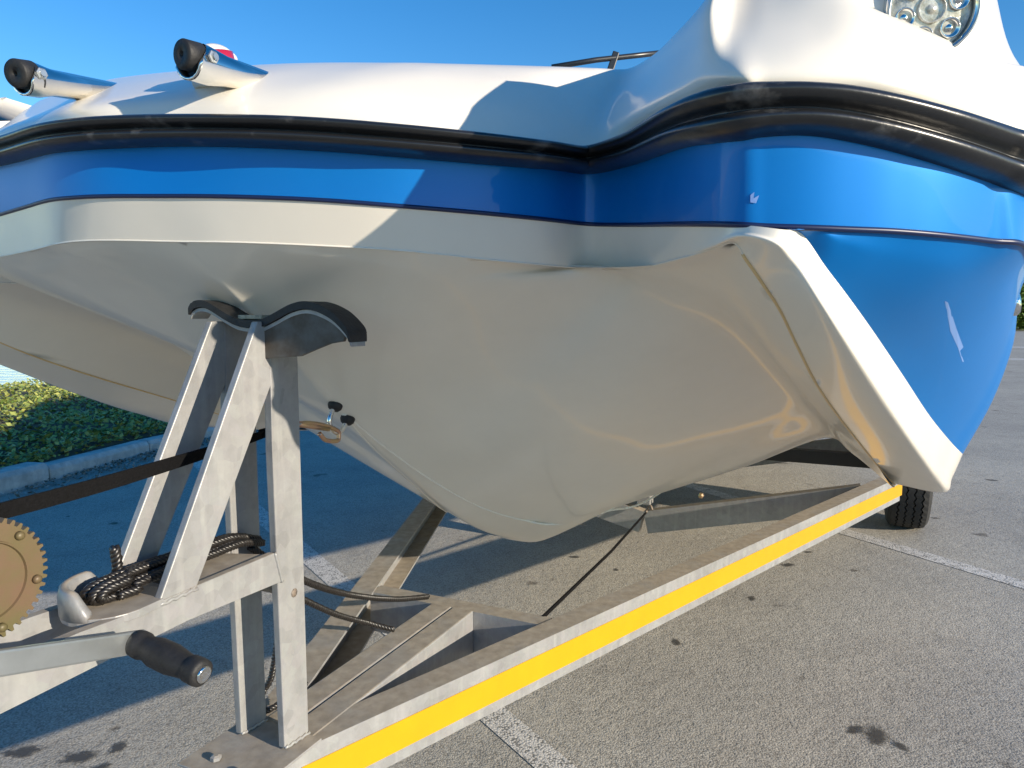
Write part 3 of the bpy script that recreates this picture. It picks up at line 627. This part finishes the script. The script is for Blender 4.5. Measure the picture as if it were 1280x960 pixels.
# bow rollers
def bow_roller(px, py, s, tail):
    tip = P(px, py, s); rear = P(*tail); d = (rear-tip).normalized(); side = Vector((B.C, -B.S, 0)); upv = side.cross(d); upv = upv if upv.z > 0 else -upv
    Lr = (rear-tip).length; R0, W = .024, .0035
    base = bmesh.new(); rings = []           # bent stainless cradle: round bottomed, open nose cut back at the top
    n = 20; L_ = [0, .004, .012, .03, .06, Lr]
    for al in L_:
        for rr in (R0,):
            ring_ = []
            for k in range(n):
                an = 2*math.pi*k/n; z = math.sin(an); cut = max(0, z)*.020 if al < .02 else 0
                if al == 0: cut = max(0, z+.25)*.020
                ring_.append(base.verts.new(tip + d*(al+cut) + side*math.cos(an)*rr*.92 + upv*(z*rr*(1 if al < .05 else .8))))
            rings.append(ring_)
    inner = []
    for al in (0, .03):
        inner.append([base.verts.new(tip + d*(al+(max(0, math.sin(2*math.pi*k/n)+.25)*.020 if al == 0 else 0)) + side*math.cos(2*math.pi*k/n)*(R0-W)*.92 + upv*math.sin(2*math.pi*k/n)*(R0-W)) for k in range(n)])
    for i in range(len(rings)-1):
        for k in range(n): base.faces.new((rings[i][k], rings[i][(k+1) % n], rings[i+1][(k+1) % n], rings[i+1][k]))
    base.faces.new(rings[-1])
    for k in range(n):
        base.faces.new((rings[0][k], inner[0][k], inner[0][(k+1) % n], rings[0][(k+1) % n])); base.faces.new((inner[0][k], inner[1][k], inner[1][(k+1) % n], inner[0][(k+1) % n]))
    base.faces.new(inner[1])
    br = keep(bm_obj('bow_roller', base, CHROME, boat, True))
    bm = bmesh.new(); add_lathe(bm, [(.001, .0075), (.0035, .0075), (.0045, .0055)], tip + side*R0*.92 + d*.020 + upv*.004, side, 6); add_lathe(bm, [(.003, .004), (.007, .004)], tip + side*R0*.92+d*.020 + upv*.004, side, 12); keep(bm_obj('bolt', bm, ZINC, br))
    fw = (-d*1 - side*.25).normalized()
    bm = bmesh.new(); add_lathe(bm, [(-.012, .0175), (.009, .0178), (.011, .0165), (.011, .004), (.005, .003)], tip + d*.006 + upv*.0055 - side*.001, fw, 32); keep(bm_obj('end_cap', bm, RUBM, br, True))
    bm = bmesh.new(); add_lathe(bm, [(-.002, .0205), (.001, .0205), (.001, .005)], tip + d*.017, -d, 24); keep(bm_obj('roller_pad', bm, RUB, br, True))
bow_roller(234, 74, .90, (345, 112, 1.06)); bow_roller(26, 97, .95, (145, 118, 1.18))
# red navigation light behind the roller
c = P(270, 83, 1.0); bm = bmesh.new(); add_lathe(bm, [(-.03, .028), (.0, .030), (.014, .027), (.022, .018), (.025, .004)], c, Vector((0, .2, 1)), 28); nl = keep(bm_obj('navigation_light', bm, GEL, boat, True))
bm = bmesh.new(); add_lathe(bm, [(-.010, .027), (.0, .0305), (.010, .0295), (.012, .024)], c + Vector((-.002, -.010, .003)), Vector((-.1, -.25, 1)), 28); keep(bm_obj('red_lens', bm, RED, nl, True))
# bow eye
e0 = B.onv(428, 513, 0); sd_ = Vector((B.C, -B.S, 0)); kd = (cpt(445, 531)-cpt(415, 497)).normalized(); outw = kd.cross(sd_); outw = outw if outw.y < 0 else -outw
bm = bmesh.new()
for k in (-1, 1): add_lathe(bm, [(-.01, .013), (.004, .013), (.009, .010), (.011, .005)], e0 + kd*k*.022 + outw*.003, outw, 16)
be = keep(bm_obj('bow_eye', bm, RUBM, boat, True))
bm = bmesh.new(); pp = [e0+kd*.022, e0+kd*.022+outw*.025, e0+kd*.012+outw*.040, e0-kd*.012+outw*.040, e0-kd*.022+outw*.025, e0-kd*.022]; add_tube(bm, spline(pp, 6), .0042, 10); keep(bm_obj('eye_loop', bm, CHROME, be, True))
# chrome skin fitting on the side
c = B.w(1.045, .55, 1.12); bm = bmesh.new(); add_lathe(bm, [(-.01, .02), (.004, .02), (.008, .016), (.004, .012), (.002, .001)], c, Vector((B.C, -B.S, .1)), 24); keep(bm_obj('skin_fitting', bm, CHROME, boat, True))
# cabin
def ring(u, hw, zt, zb=1.42, r=.12):
    return [B.w(v, u, z) for v, z in ((-hw, zb), (-hw*.97, zt-r), (-hw*.85, zt), (-hw*.4, zt+.03), (0, zt+.04), (hw*.4, zt+.03), (hw*.85, zt), (hw*.97, zt-r), (hw, zb))]
V, Fc = [], []
g = [ring(1.75, .55, 1.50), ring(2.0, .62, 1.62), ring(2.45, .68, 1.82), ring(2.8, .7, 1.92), ring(3.6, .7, 1.94), ring(4.0, .7, 1.9), ring(4.02, .68, 1.6)]
add_grid(V, Fc, loft(g, 4, 3)); keep(mesh_obj('cabin', V, Fc, GEL, boat, True))
for sg in (-1, 1):
    bm = bmesh.new(); p = [B.w(sg*.713, u, z) for u, z in ((2.75, 1.6), (2.95, 1.78), (3.7, 1.80), (3.8, 1.6))]; add_prism(bm, p, B.w(sg*.01, 0, 0)-B.w(0, 0, 0)); keep(bm_obj('side_window', bm, GLASS, boat))
# black rail with bracket above the foredeck
bm = bmesh.new(); add_tube(bm, [P(690, 84, 1.75), P(745, 75, 1.77), P(790, 70, 1.8), P(835, 65, 1.82)], .0065, 8); hr = keep(bm_obj('grab_bar', bm, DARKST, boat, True))
bm = bmesh.new(); add_beam(bm, P(762, 90, 1.79), P(770, 66, 1.79), .02, .016); keep(bm_obj('bracket', bm, DARKST, hr))

# ================================================================ THE TRAILER
tr_ = empty('boat_trailer', tuple(T.w(0, .5, 0))); tag(tr_, 'galvanised steel boat trailer with a yellow reflective strip along its side rail', 'trailer')
ZT, ZB = .443, .343; H = ZT-ZB
vout = lambda u: .162+.3787*(u-.178)
def rail_pt(u, sg, inset=0): 
    return T.w(sg*(vout(u)-inset), u, (ZT+ZB)/2)
for sg in (1, -1):
    p0 = rail_pt(-.10, sg, .029); p1 = rail_pt(2.42, sg, .029); bm = bmesh.new()
    add_channel(bm, p0, p1, .056, H, sg)
    rl = keep(bm_obj('side_rail', bm, GALV, tr_))
    d = (p1-p0).normalized(); out = Vector((d.y, -d.x, 0))*sg
    bm = bmesh.new(); a0 = p0 + out*.028 + d*.02 + Vector((0, 0, -.0035)); Lr = (p1-p0).length-.0
    add_box(bm, a0 + d*Lr/2 + out*.001, d*Lr/2, out*.0008, Vector((0, 0, .0255)), 0); keep(bm_obj('reflective_tape', bm, TAPE, rl))
    # straight rear rail
    bm = bmesh.new(); q0 = p1 + d*.0; q1 = T.w(sg*(vout(2.42)-.029), 5.6, (ZT+ZB)/2); add_channel(bm, q0, q1, .056, H, sg); keep(bm_obj('rear_rail', bm, GALV, tr_))
for v0 in (-.026, .029):
    bm = bmesh.new(); add_beam(bm, T.w(v0, -.62, (ZT+ZB)/2+.001), T.w(v0, .477, (ZT+ZB)/2+.001), .052, H, bevel=.003); keep(bm_obj('centre_beam', bm, GALV, tr_))
# cross members: flat front one, V shaped ones behind
bm = bmesh.new(); add_channel(bm, T.w(-(vout(.5)-.058), .50, (ZT+ZB)/2+.0), T.w(vout(.5)-.058, .50, (ZT+ZB)/2+.0), .045, H-.004, 1); keep(bm_obj('cross_member', bm, GALV, tr_))
for u in (2.2, 3.6, 5.2):
    vv = min(vout(u), vout(2.42))-.058
    for sg in (1, -1):
        bm = bmesh.new(); add_beam(bm, T.w(sg*vv, u, ZT-.05), T.w(sg*.01, u, .19), .05, .1, bevel=.002); cmm = keep(bm_obj('cross_member', bm, GALV, tr_))
    bm = bmesh.new(); add_box(bm, T.w(0, u, .33), T.w(.03, 0, 0)-T.w(0, 0, 0), T.w(0, .03, 0)-T.w(0, 0, 0), Vector((0, 0, .06)), .003); keep(bm_obj('roller_bracket', bm, GALV, tr_))
    bm = bmesh.new(); add_lathe(bm, [(-.06, .02), (-.05, .035), (0, .028), (.05, .035), (.06, .02)], T.w(0, u, .415), Vector((T.C, -T.S, 0)), 20); keep(bm_obj('keel_roller', bm, RUBM, tr_, True))
bm = bmesh.new(); pz = T.w(.22, 2.2, .34); add_beam(bm, T.w(.20, 2.2, .22), T.w(.20, 2.2, .43), .05, .05); keep(bm_obj('bunk_bracket', bm, GALV, tr_))
bm = bmesh.new(); add_lathe(bm, [(-.004, .012), (.012, .012), (.016, .006)], T.w(.25, 2.17, .34), Vector((-T.S, -T.C, 0)), 6); keep(bm_obj('adjuster_nut', bm, BRASS, tr_))
bm = bmesh.new(); add_beam(bm, T.w(-1.0, 3.35, .33), T.w(1.0, 3.35, .33), .07, .07); keep(bm_obj('axle', bm, mat('dark_axle', (.03, .03, .03), .6), tr_))
# wheels
def wheel(vc, u):
    ax = Vector((T.C, -T.S, 0)); c = T.w(vc, u, .315); bm = bmesh.new(); W = .098
    prof = [(-W+.01, .2), (-W, .25), (-W+.004, .285), (-W+.022, .306)]
    # tread with zig-zag grooves: ribs separated by recessed channels
    n = 96; rings = []; a = Vector((0, 0, 1)); b_ = ax.cross(a)
    cols = [(-W+.01, .19, 0), (-W, .25, 0), (-W+.006, .288, 0), (-W+.02, .308, 0)]
    for g_ in (-.052, -.018, .018, .052):
        cols += [(g_-.004, .315, 1), (g_-.003, .303, 1), (g_+.003, .303, 1), (g_+.004, .315, 1)]
    cols += [(W-.02, .308, 0), (W-.006, .288, 0), (W, .25, 0), (W-.01, .19, 0)]
    for k in range(n):
        th = 2*math.pi*k/n; zz = .0042*(1 if k % 2 else -1)
        rings.append([bm.verts.new(c + ax*(al+zz*z_) + (a*math.cos(th)+b_*math.sin(th))*r) for al, r, z_ in cols])
    for k in range(n):
        for j in range(len(cols)-1): bm.faces.new((rings[k][j], rings[k][j+1], rings[(k+1) % n][j+1], rings[(k+1) % n][j]))
    bm2 = bmesh.new(); add_lathe(bm2, [(-.07, .195), (-.06, .205), (.06, .205), (.07, .195), (.05, .16), (.02, .12), (.03, .05), (.03, .01)], c, ax, 32)
    wo = keep(bm_obj('wheel', bm2, RIM, tr_, True)); keep(bm_obj('tyre', bm, TYRE, wo)); 
wheel(1.10, 3.35); wheel(-1.10, 3.35)
for sg in (1, -1):
    bm = bmesh.new(); c = T.w(sg*1.10, 3.35, .315); pr = []
    for k in range(13):
        th = math.radians(8+164*k/12); pr.append((math.cos(th)*.38, math.sin(th)*.38))
    inner = [c + Vector((T.S, T.C, 0))*x + Vector((0, 0, z*.55+.12)) for x, z in pr]
    for k in range(12):
        add_prism(bm, [inner[k]-Vector((T.C, -T.S, 0))*.09, inner[k+1]-Vector((T.C, -T.S, 0))*.09, inner[k+1]+Vector((T.C, -T.S, 0))*.09, inner[k]+Vector((T.C, -T.S, 0))*.09], Vector((0, 0, .004)))
    bm.free() if True else None
# winch post: two side frames in the planes v = +-
VR, VL = .047, -.052
def tp(px, py): return T.loc(T.onv(px, py, VR))
def poly_from(pxs): return [(tp(*q).y, tp(*q).z) for q in pxs]
def plate(name, uz, v, th=.012, bev=.0015, m=GALV, par=None):
    bm = bmesh.new(); add_prism(bm, [T.w(v, u, z) for u, z in uz], T.w(-th, 0, 0)-T.w(0, 0, 0), bev); return keep(bm_obj(name, bm, m, par or tr_))
post = poly_from([(356, 936), (386, 916), (371.5, 440), (369, 402), (337, 402), (340, 560)])
diag = poly_from([(198, 757), (246, 735), (349, 455), (352, 402), (322, 402)])
arm = poly_from([(-120, 872), (0, 832), (100, 790), (165, 766), (343, 691), (352, 727), (235, 775), (160, 812), (0, 892), (-120, 950)])
arm_top = tp(343, 691).z
# extend arm forward
a0, a6 = arm[0], arm[-1]
arm_in = arm
for v, th in ((VR, .012), (VL+.012, .012)):
    plate('post_leg', post, v, th); plate('diagonal_strut', diag, v-.0005, th-.001)
    plate('winch_arm', arm, v+.001 if v > 0 else v-.001, th)
# flanges of the channels (turned inwards)
u_, z_ = post[0]; 
bm = bmesh.new(); add_box(bm, T.w(VL+.006+.012, (post[0][0]+post[1][0])/2+.0, (ZT+1.06)/2), (T.w(.002, 0, 0)-T.w(0, 0, 0)), (T.w(0, .02, 0)-T.w(0, 0, 0)), Vector((0, 0, .3)), 0); bm.free()
# dusty top web of the arm: rear piece and front platform
zt = arm_top-.004
def web(name, pxs, z, th=.006, m=GALV):
    bm = bmesh.new(); add_prism(bm, pxs, Vector((0, 0, -th)), .001); return keep(bm_obj(name, bm, m, tr_))
ub = tp(343, 691).y; uf = tp(246, 735).y
web('arm_web', [T.w(VL+.003, uf-.01, zt), T.w(VR-.012, uf-.01, zt), T.w(VR-.012, ub, zt), T.w(VL+.003, ub-.03, zt)], zt)
u2 = tp(204, 757).y; sdv = Vector((T.C, -T.S, 0)); fwd = Vector((-T.S, -T.C, 0)); hw = (VR-VL)/2
cc = T.onv(138, 768, 0); cc.z = arm_top+.001; u3 = T.loc(cc).y
poly = [T.w(VL+.001, u2, cc.z), T.w(VR+.002, u2, cc.z)]
for k in range(13):
    an = math.pi*k/12; poly.append(cc + sdv*math.cos(an)*(hw+.002) + fwd*math.sin(an)*(hw+.002))
web('rope_platform', poly, 0, th=.010)
bm = bmesh.new(); prev = None; NG = 22     # upstanding bent lip round the front and far side of the platform
for k in range(NG+1):
    an = math.radians(62 + 150*k/NG); dirv = sdv*math.cos(an) + fwd*math.sin(an); h = .030*min(1, math.sin(math.pi*(k+.8)/(NG+1.6))*1.9)
    q = cc + dirv*(hw-.008)
    ringv = [bm.verts.new(q + dirv*a_ + Vector((0, 0, b_))) for a_, b_ in ((.011, -.004), (.0115, h*.6), (.009, h*.92), (.005, h), (.0, h*.93), (-.002, h*.6), (-.002, -.004))]
    if prev:
        for j_ in range(7): bm.faces.new((prev[j_], prev[(j_+1) % 7], ringv[(j_+1) % 7], ringv[j_]))
    else: bm.faces.new(ringv)
    prev = ringv
bm.faces.new(prev[::-1]); keep(bm_obj('rope_guard', bm, GALV, tr_, True))
for v in (VR+.0005, VL+.012):
    for a_, b_ in (((post[0][0], post[0][1]+.001), (post[1][0], post[1][1]+.001)), (diag[0], diag[1]), (arm[4], arm[5])):
        bm = bmesh.new(); pts_ = []
        for k in range(13):
            t = k/12; pts_.append(T.w(v+.0005, a_[0]+(b_[0]-a_[0])*t, a_[1]+(b_[1]-a_[1])*t+.0012*math.sin(k*2.1)))
        add_tube(bm, pts_, .0026, 6, rs=[.0018+.0012*abs(math.sin(k*1.7)) for k in range(13)]); keep(bm_obj('weld_bead', bm, GALV, tr_, True))
# stub pipe between the posts
bm = bmesh.new(); add_tube(bm, [T.w(VL, post[0][0]+.03, tp(330, 760).z), T.w(VR+.0, post[0][0]+.03, tp(330, 760).z)], .007, 10); keep(bm_obj('stub_pipe', bm, PIPE, tr_, True))
# bow support: steel saddle and rubber cushion, section across v
def saddle(off, th, u0, u1, vs, name, m, par):
    top = spline([T.w(v+.0, 0, z+off) for v, z in vs], 6); bm = bmesh.new(); rows = []
    for u in (u0, (u0+u1)/2, u1):
        rows.append([q + Vector((T.S*u, T.C*u, 0)) for q in top])
    for a in range(2):
        for k in range(len(top)-1):
            pass
    poly = [q + Vector((T.S*u0, T.C*u0, 0)) for q in top] + [q + Vector((T.S*u0, T.C*u0, -th)) for q in top[::-1]]
    add_prism(bm, poly, Vector((T.S, T.C, 0))*(u1-u0), .0015); return keep(bm_obj(name, bm, m, par))
vs = [(-.097, 1.112), (-.085, 1.122), (-.06, 1.122), (-.02, 1.104), (.005, 1.096), (.04, 1.095), (.065, 1.103), (.1, 1.117), (.13, 1.120), (.165, 1.108), (.19, 1.088), (.196, 1.076)]
sad = saddle(-.012, .005, -.125, -.092, vs, 'bow_saddle', GALV, tr_)
saddle(-.0005, .0105, -.129, -.088, vs, 'cushion', RUBM, sad)
bm = bmesh.new(); add_prism(bm, [T.w(v, -.124, z) for v, z in ((.045, 1.083), (.07, 1.091), (.1, 1.103), (.13, 1.106), (.163, 1.095), (.187, 1.074), (.183, 1.066), (.16, 1.064), (.11, 1.045), (.045, 1.040))], Vector((T.S, T.C, 0))*.006, .001); keep(bm_obj('gusset', bm, mat('shade_toned_rusty_steel', (.12, .118, .11), .7, n_scale=26, col2=(.07, .055, .04)), sad))  # gusset: rusty steel, base colour darkened to stand for shade under the saddle
bm = bmesh.new(); add_box(bm, T.w(.02, -.105, 1.0985), T.w(.022, 0, 0)-T.w(0, 0, 0), T.w(0, .02, 0)-T.w(0, 0, 0), Vector((0, 0, .003)), .001); keep(bm_obj('wooden_insert', bm, WOOD, sad))
# winch gear, drum and crank
gc = T.onv(-22, 729, .06); ax = Vector((T.C, -T.S, 0)); upz = Vector((0, 0, 1)); fx = ax.cross(upz)
bm = bmesh.new(); NT = 46; R1, R2 = .0612, .0565; pr = []
for k in range(NT):
    for f, r in ((0, R2), (.22, R2), (.38, R1), (.68, R1), (.84, R2)):
        th = 2*math.pi*(k+f)/NT; pr.append(gc + (fx*math.cos(th)+upz*math.sin(th))*r)
add_prism(bm, pr, -ax*.008); wg = keep(bm_obj('winch_gear', bm, CAD, tr_))
bm = bmesh.new(); add_lathe(bm, [(.0, .040), (.003, .0395), (.003, .0385), (.0005, .0375), (.0005, .0371), (.0008, .012), (.006, .0115), (.006, .001)], gc+ax*.0015, ax, 48); keep(bm_obj('gear_hub', bm, CAD, wg))
for k in range(6):
    th = k*math.pi/3+.25; q = gc + (fx*math.cos(th)+upz*math.sin(th))*.0505; bm = bmesh.new(); add_lathe(bm, [(0, .0045), (.0035, .0042), (.005, .002)], q, ax, 14); keep(bm_obj('rivet', bm, CAD, wg, True))
bm = bmesh.new(); add_lathe(bm, [(-.065, .055), (-.06, .057), (-.06, .03), (-.016, .03), (-.016, .05), (-.012, .05)], gc, ax, 32); keep(bm_obj('winch_drum', bm, ZINC, tr_, True))
bm = bmesh.new(); add_prism(bm, [T.w(-.045, T.loc(gc).y-.04, arm_top-.03), T.w(-.045, T.loc(gc).y+.05, arm_top-.03), T.w(-.045, T.loc(gc).y+.03, gc.z+.05), T.w(-.045, T.loc(gc).y-.03, gc.z+.05)], -ax*.004, .001); keep(bm_obj('winch_cheek', bm, ZINC, tr_))
VC = .112
q0, q1 = T.onv(-60, 838, VC), T.onv(168, 803, VC); bm = bmesh.new(); add_beam(bm, q0, q1+(q1-q0).normalized()*.012, .008, .0245, up=Vector((0, 0, 1)), bevel=.0025)
ck = keep(bm_obj('crank_arm', bm, ZINC, tr_))
gd = (ax*1 + Vector((0, 0, -.14))).normalized()
gl = .098
bm = bmesh.new(); add_lathe(bm, [(-.002, .0135), (.004, .0145), (.010, .0145), (.012, .013), (.020, .013), (.030, .0155), (.052, .0158), (.074, .0125), (.079, .0122), (.080, .0138), (.092, .0142), (.096, .0135), (.097, .009)], q1+ax*.004, gd, 28)
keep(bm_obj('crank_grip', bm, RUBM, ck, True))
bm = bmesh.new(); add_lathe(bm, [(.096, .0088), (.0995, .0085), (.1005, .007), (.099, .0055), (.1, .001)], q1+ax*.004, gd, 20); keep(bm_obj('grip_bolt', bm, CHROME, ck, True))
# welded foot plate, bolts
bm = bmesh.new(); add_box(bm, T.w(.0, -.13, ZT+.003), T.w(.075, 0, 0)-T.w(0, 0, 0), T.w(0, .07, 0)-T.w(0, 0, 0), Vector((0, 0, .002)), .001); keep(bm_obj('foot_plate', bm, GALV, tr_))
for v, u in ((-.03, -.17), (.03, -.18)):
    bm = bmesh.new(); add_lathe(bm, [(0, .008), (.005, .008), (.007, .004)], T.w(v, u, ZT+.006), Vector((0, 0, 1)), 6); keep(bm_obj('bolt', bm, GALV, tr_))

# ================================================================ STRAP, ROPES
st = empty('winch_strap', tuple(T.onv(200, 590, 0))); tag(st, 'flat black webbing winch strap hooked to the boat bow eye', 'strap')
hk = e0 + outw*.040
s_end = T.onv(336, 541, -.012); s_start = T.onv(-60, 655, -.02)
bm = bmesh.new(); cen = spline([s_start, s_start.lerp(s_end, .35)+Vector((0, 0, -.004)), s_start.lerp(s_end, .7)+Vector((0, 0, -.003)), s_end], 8); prev = None
for i, q in enumerate(cen):
    tw = math.radians(62+18*math.sin(i*.25)); 
    wv = (ax*math.cos(tw)*.5+Vector((0, 0, 1))*math.sin(tw)).normalized(); d = (cen[min(i+1, len(cen)-1)]-cen[max(0, i-1)]).normalized(); nn = d.cross(wv).normalized(); hwid = .0095 if i < len(cen)-5 else .0095-.001*(i-len(cen)+5)
    rg_ = [bm.verts.new(q + wv*a_ + nn*b_) for a_, b_ in ((-hwid, -.0012), (hwid, -.0012), (hwid, .0012), (-hwid, .0012))]
    if prev:
        for k in range(4): bm.faces.new((prev[k], prev[(k+1) % 4], rg_[(k+1) % 4], rg_[k]))
    prev = rg_
keep(bm_obj('webbing', bm, STRAP, st))
bm = bmesh.new(); add_tube(bm, spline([s_end-Vector((.01, .01, 0)), s_end+Vector((.012, .01, .004)), s_end+Vector((.025, .022, .002))], 5), .007, 8); keep(bm_obj('stitched_eye', bm, STRAP, st, True))
hs_, he = T.onv(372, 530, -.008), hk + Vector((.004, 0, -.006))
bm = bmesh.new()
for k in range(6):      # short chain
    a = s_end.lerp(hs_, k/5.5+.05); d = (hs_-s_end).normalized(); sd2 = d.cross(Vector((0, 0, 1))).normalized() if k % 2 else Vector((0, 0, 1))
    cpts = [a + d*math.cos(t_)*.008 + sd2*math.sin(t_)*.005 for t_ in [2*math.pi*j/12 for j in range(13)]]; add_tube(bm, cpts, .0017, 6, cap=False)
keep(bm_obj('chain', bm, ZINC, st, True))
bm = bmesh.new(); d = (he-hs_).normalized(); upk = Vector((0, 0, 1))
pp = [hs_, hs_.lerp(he, .3)+upk*.006, hs_.lerp(he, .75)+upk*.008, he+upk*.004+d*.006, he+d*.010-upk*.004, he-upk*.014+d*.004, hs_.lerp(he, .72)-upk*.017, hs_.lerp(he, .55)-upk*.008]
add_tube(bm, spline(pp, 6), .004, 8, rs=None); add_tube(bm, [hs_-d*.006, hs_.lerp(he, .8)+upk*.004], .0048, 8); keep(bm_obj('snap_hook', bm, BRASS, st, True))
# rope coil lashed along the arm
rz = zt+.012
rp = empty('rope_coil', tuple(T.w(0, u2, zt))); tag(rp, 'thick bundle of black braided rope lashed along the winch arm', 'rope')
rz = cc.z+.008; uB = ub+.03
for k, (v0, dz) in enumerate(((.020, 0), (.006, .001), (-.008, .0), (-.022, .001), (.0, .011), (-.014, .011))):
    bm = bmesh.new()
    pts = [cc + sdv*(v0*.7) - fwd*(.002+.003*(k % 3)) + Vector((0, 0, .009+dz)), T.w(v0*.8-.002, u3+.03, rz+dz), T.w(v0*.75-.006, u2-.005, rz+.004+dz), T.w(v0*.6-.012, uf+.01, rz+.004+dz*.9), T.w(v0*.6-.014, (uf+ub)/2, rz+.002+dz*.9), T.w(v0*.55-.016, ub-.012, rz+.001+dz*.7), T.w(v0*.3-.02, uB+.01, rz-.014+dz*.4)]
    add_rope(bm, pts, .0058, .024, 4); keep(bm_obj('strand', bm, ROPE, rp, True))
for k in range(4):   # folded ends inside the guard
    bm = bmesh.new(); c = cc + Vector((0, 0, .014)) + sdv*(.008-.007*k); r = .0075+.0035*(k % 2)
    pts = [c - fwd*.022 + Vector((0, 0, r))] + [c + fwd*math.cos(t_)*(r*1.5+.006) + (Vector((0, 0, 1))*.8+sdv*.25)*math.sin(t_)*r*1.15 for t_ in [math.radians(80-160*j/6) for j in range(7)]] + [c - fwd*.026 - Vector((0, 0, r*.7))]
    add_rope(bm, pts, .0056, .022, 4); keep(bm_obj('folded_end', bm, ROPE, rp, True))
bm = bmesh.new(); q = T.onv(146, 716, -.03); add_rope(bm, [q+Vector((0, 0, -.02)), q+Vector((.001, 0, .012)), T.onv(143, 684, -.03)], .0068, .018); keep(bm_obj('loose_end', bm, ROPE, rp, True))
# hanging lines behind the post
def line(name, pts, r, label, m=ROPE, pitch=.022):
    bm = bmesh.new(); add_rope(bm, pts, r, pitch); o = bm_obj(name, bm, m, None, True)
    tag(o, label, 'rope'); return o
pz1 = T.w(-.03, ub+.03, rz-.02)
line('hanging_rope', [pz1, T.onu(372, 722, 0.0), T.onu(430, 742, .18), T.onu(490, 749, .33), P(535, 746, 1.60)], .0062, 'upper slack black rope sagging from the winch post over the trailer frame')
line('hanging_rope', [T.w(-.02, ub+.04, rz-.05), T.onu(350, 735, -.02), T.onu(376, 748, .03), T.onu(420, 768, .14), T.onu(460, 779, .24), P(492, 787, 1.42)], .0058, 'lower slack black rope dropping onto the centre beam of the trailer')
bm = bmesh.new(); kx = T.w(-.075, -.01, ZT+.02)
add_rope(bm, [T.onu(341, 738, .0), T.w(-.055, .0, .72), T.w(-.06, .0, .6), T.w(-.07, -.01, .50), T.w(-.085, -.02, ZT+.02), T.w(-.06, -.06, ZT+.012), T.w(-.045, -.02, ZT+.014), T.w(-.07, .02, ZT+.02), T.w(-.05, .05, ZT+.012)], .0055, .018)
o = bm_obj('knotted_rope', bm, ROPE, None, True); tag(o, 'black rope hanging behind the post and knotted on the frame at its foot', 'rope')
# tie-down cable
bm = bmesh.new(); c0, c1 = T.w(.205, .52, ZT-.004), T.w(.02, 2.14, .245); add_tube(bm, [c0, c0.lerp(c1, .5)+Vector((0, 0, -.012)), c1], .0045, 8); cb_ = bm_obj('tie_down_cord', bm, STRAP, None, True); tag(cb_, 'thin taut black cord stretched beneath the keel between two cross members', 'cord')
bm = bmesh.new(); add_tube(bm, spline([c1, c1+Vector((.01, .01, .02)), c1+Vector((.02, .0, .03)), c1+Vector((.025, -.01, .015))], 5), .005, 8); o = bm_obj('cord_hook', bm, PIPE, cb_, True)
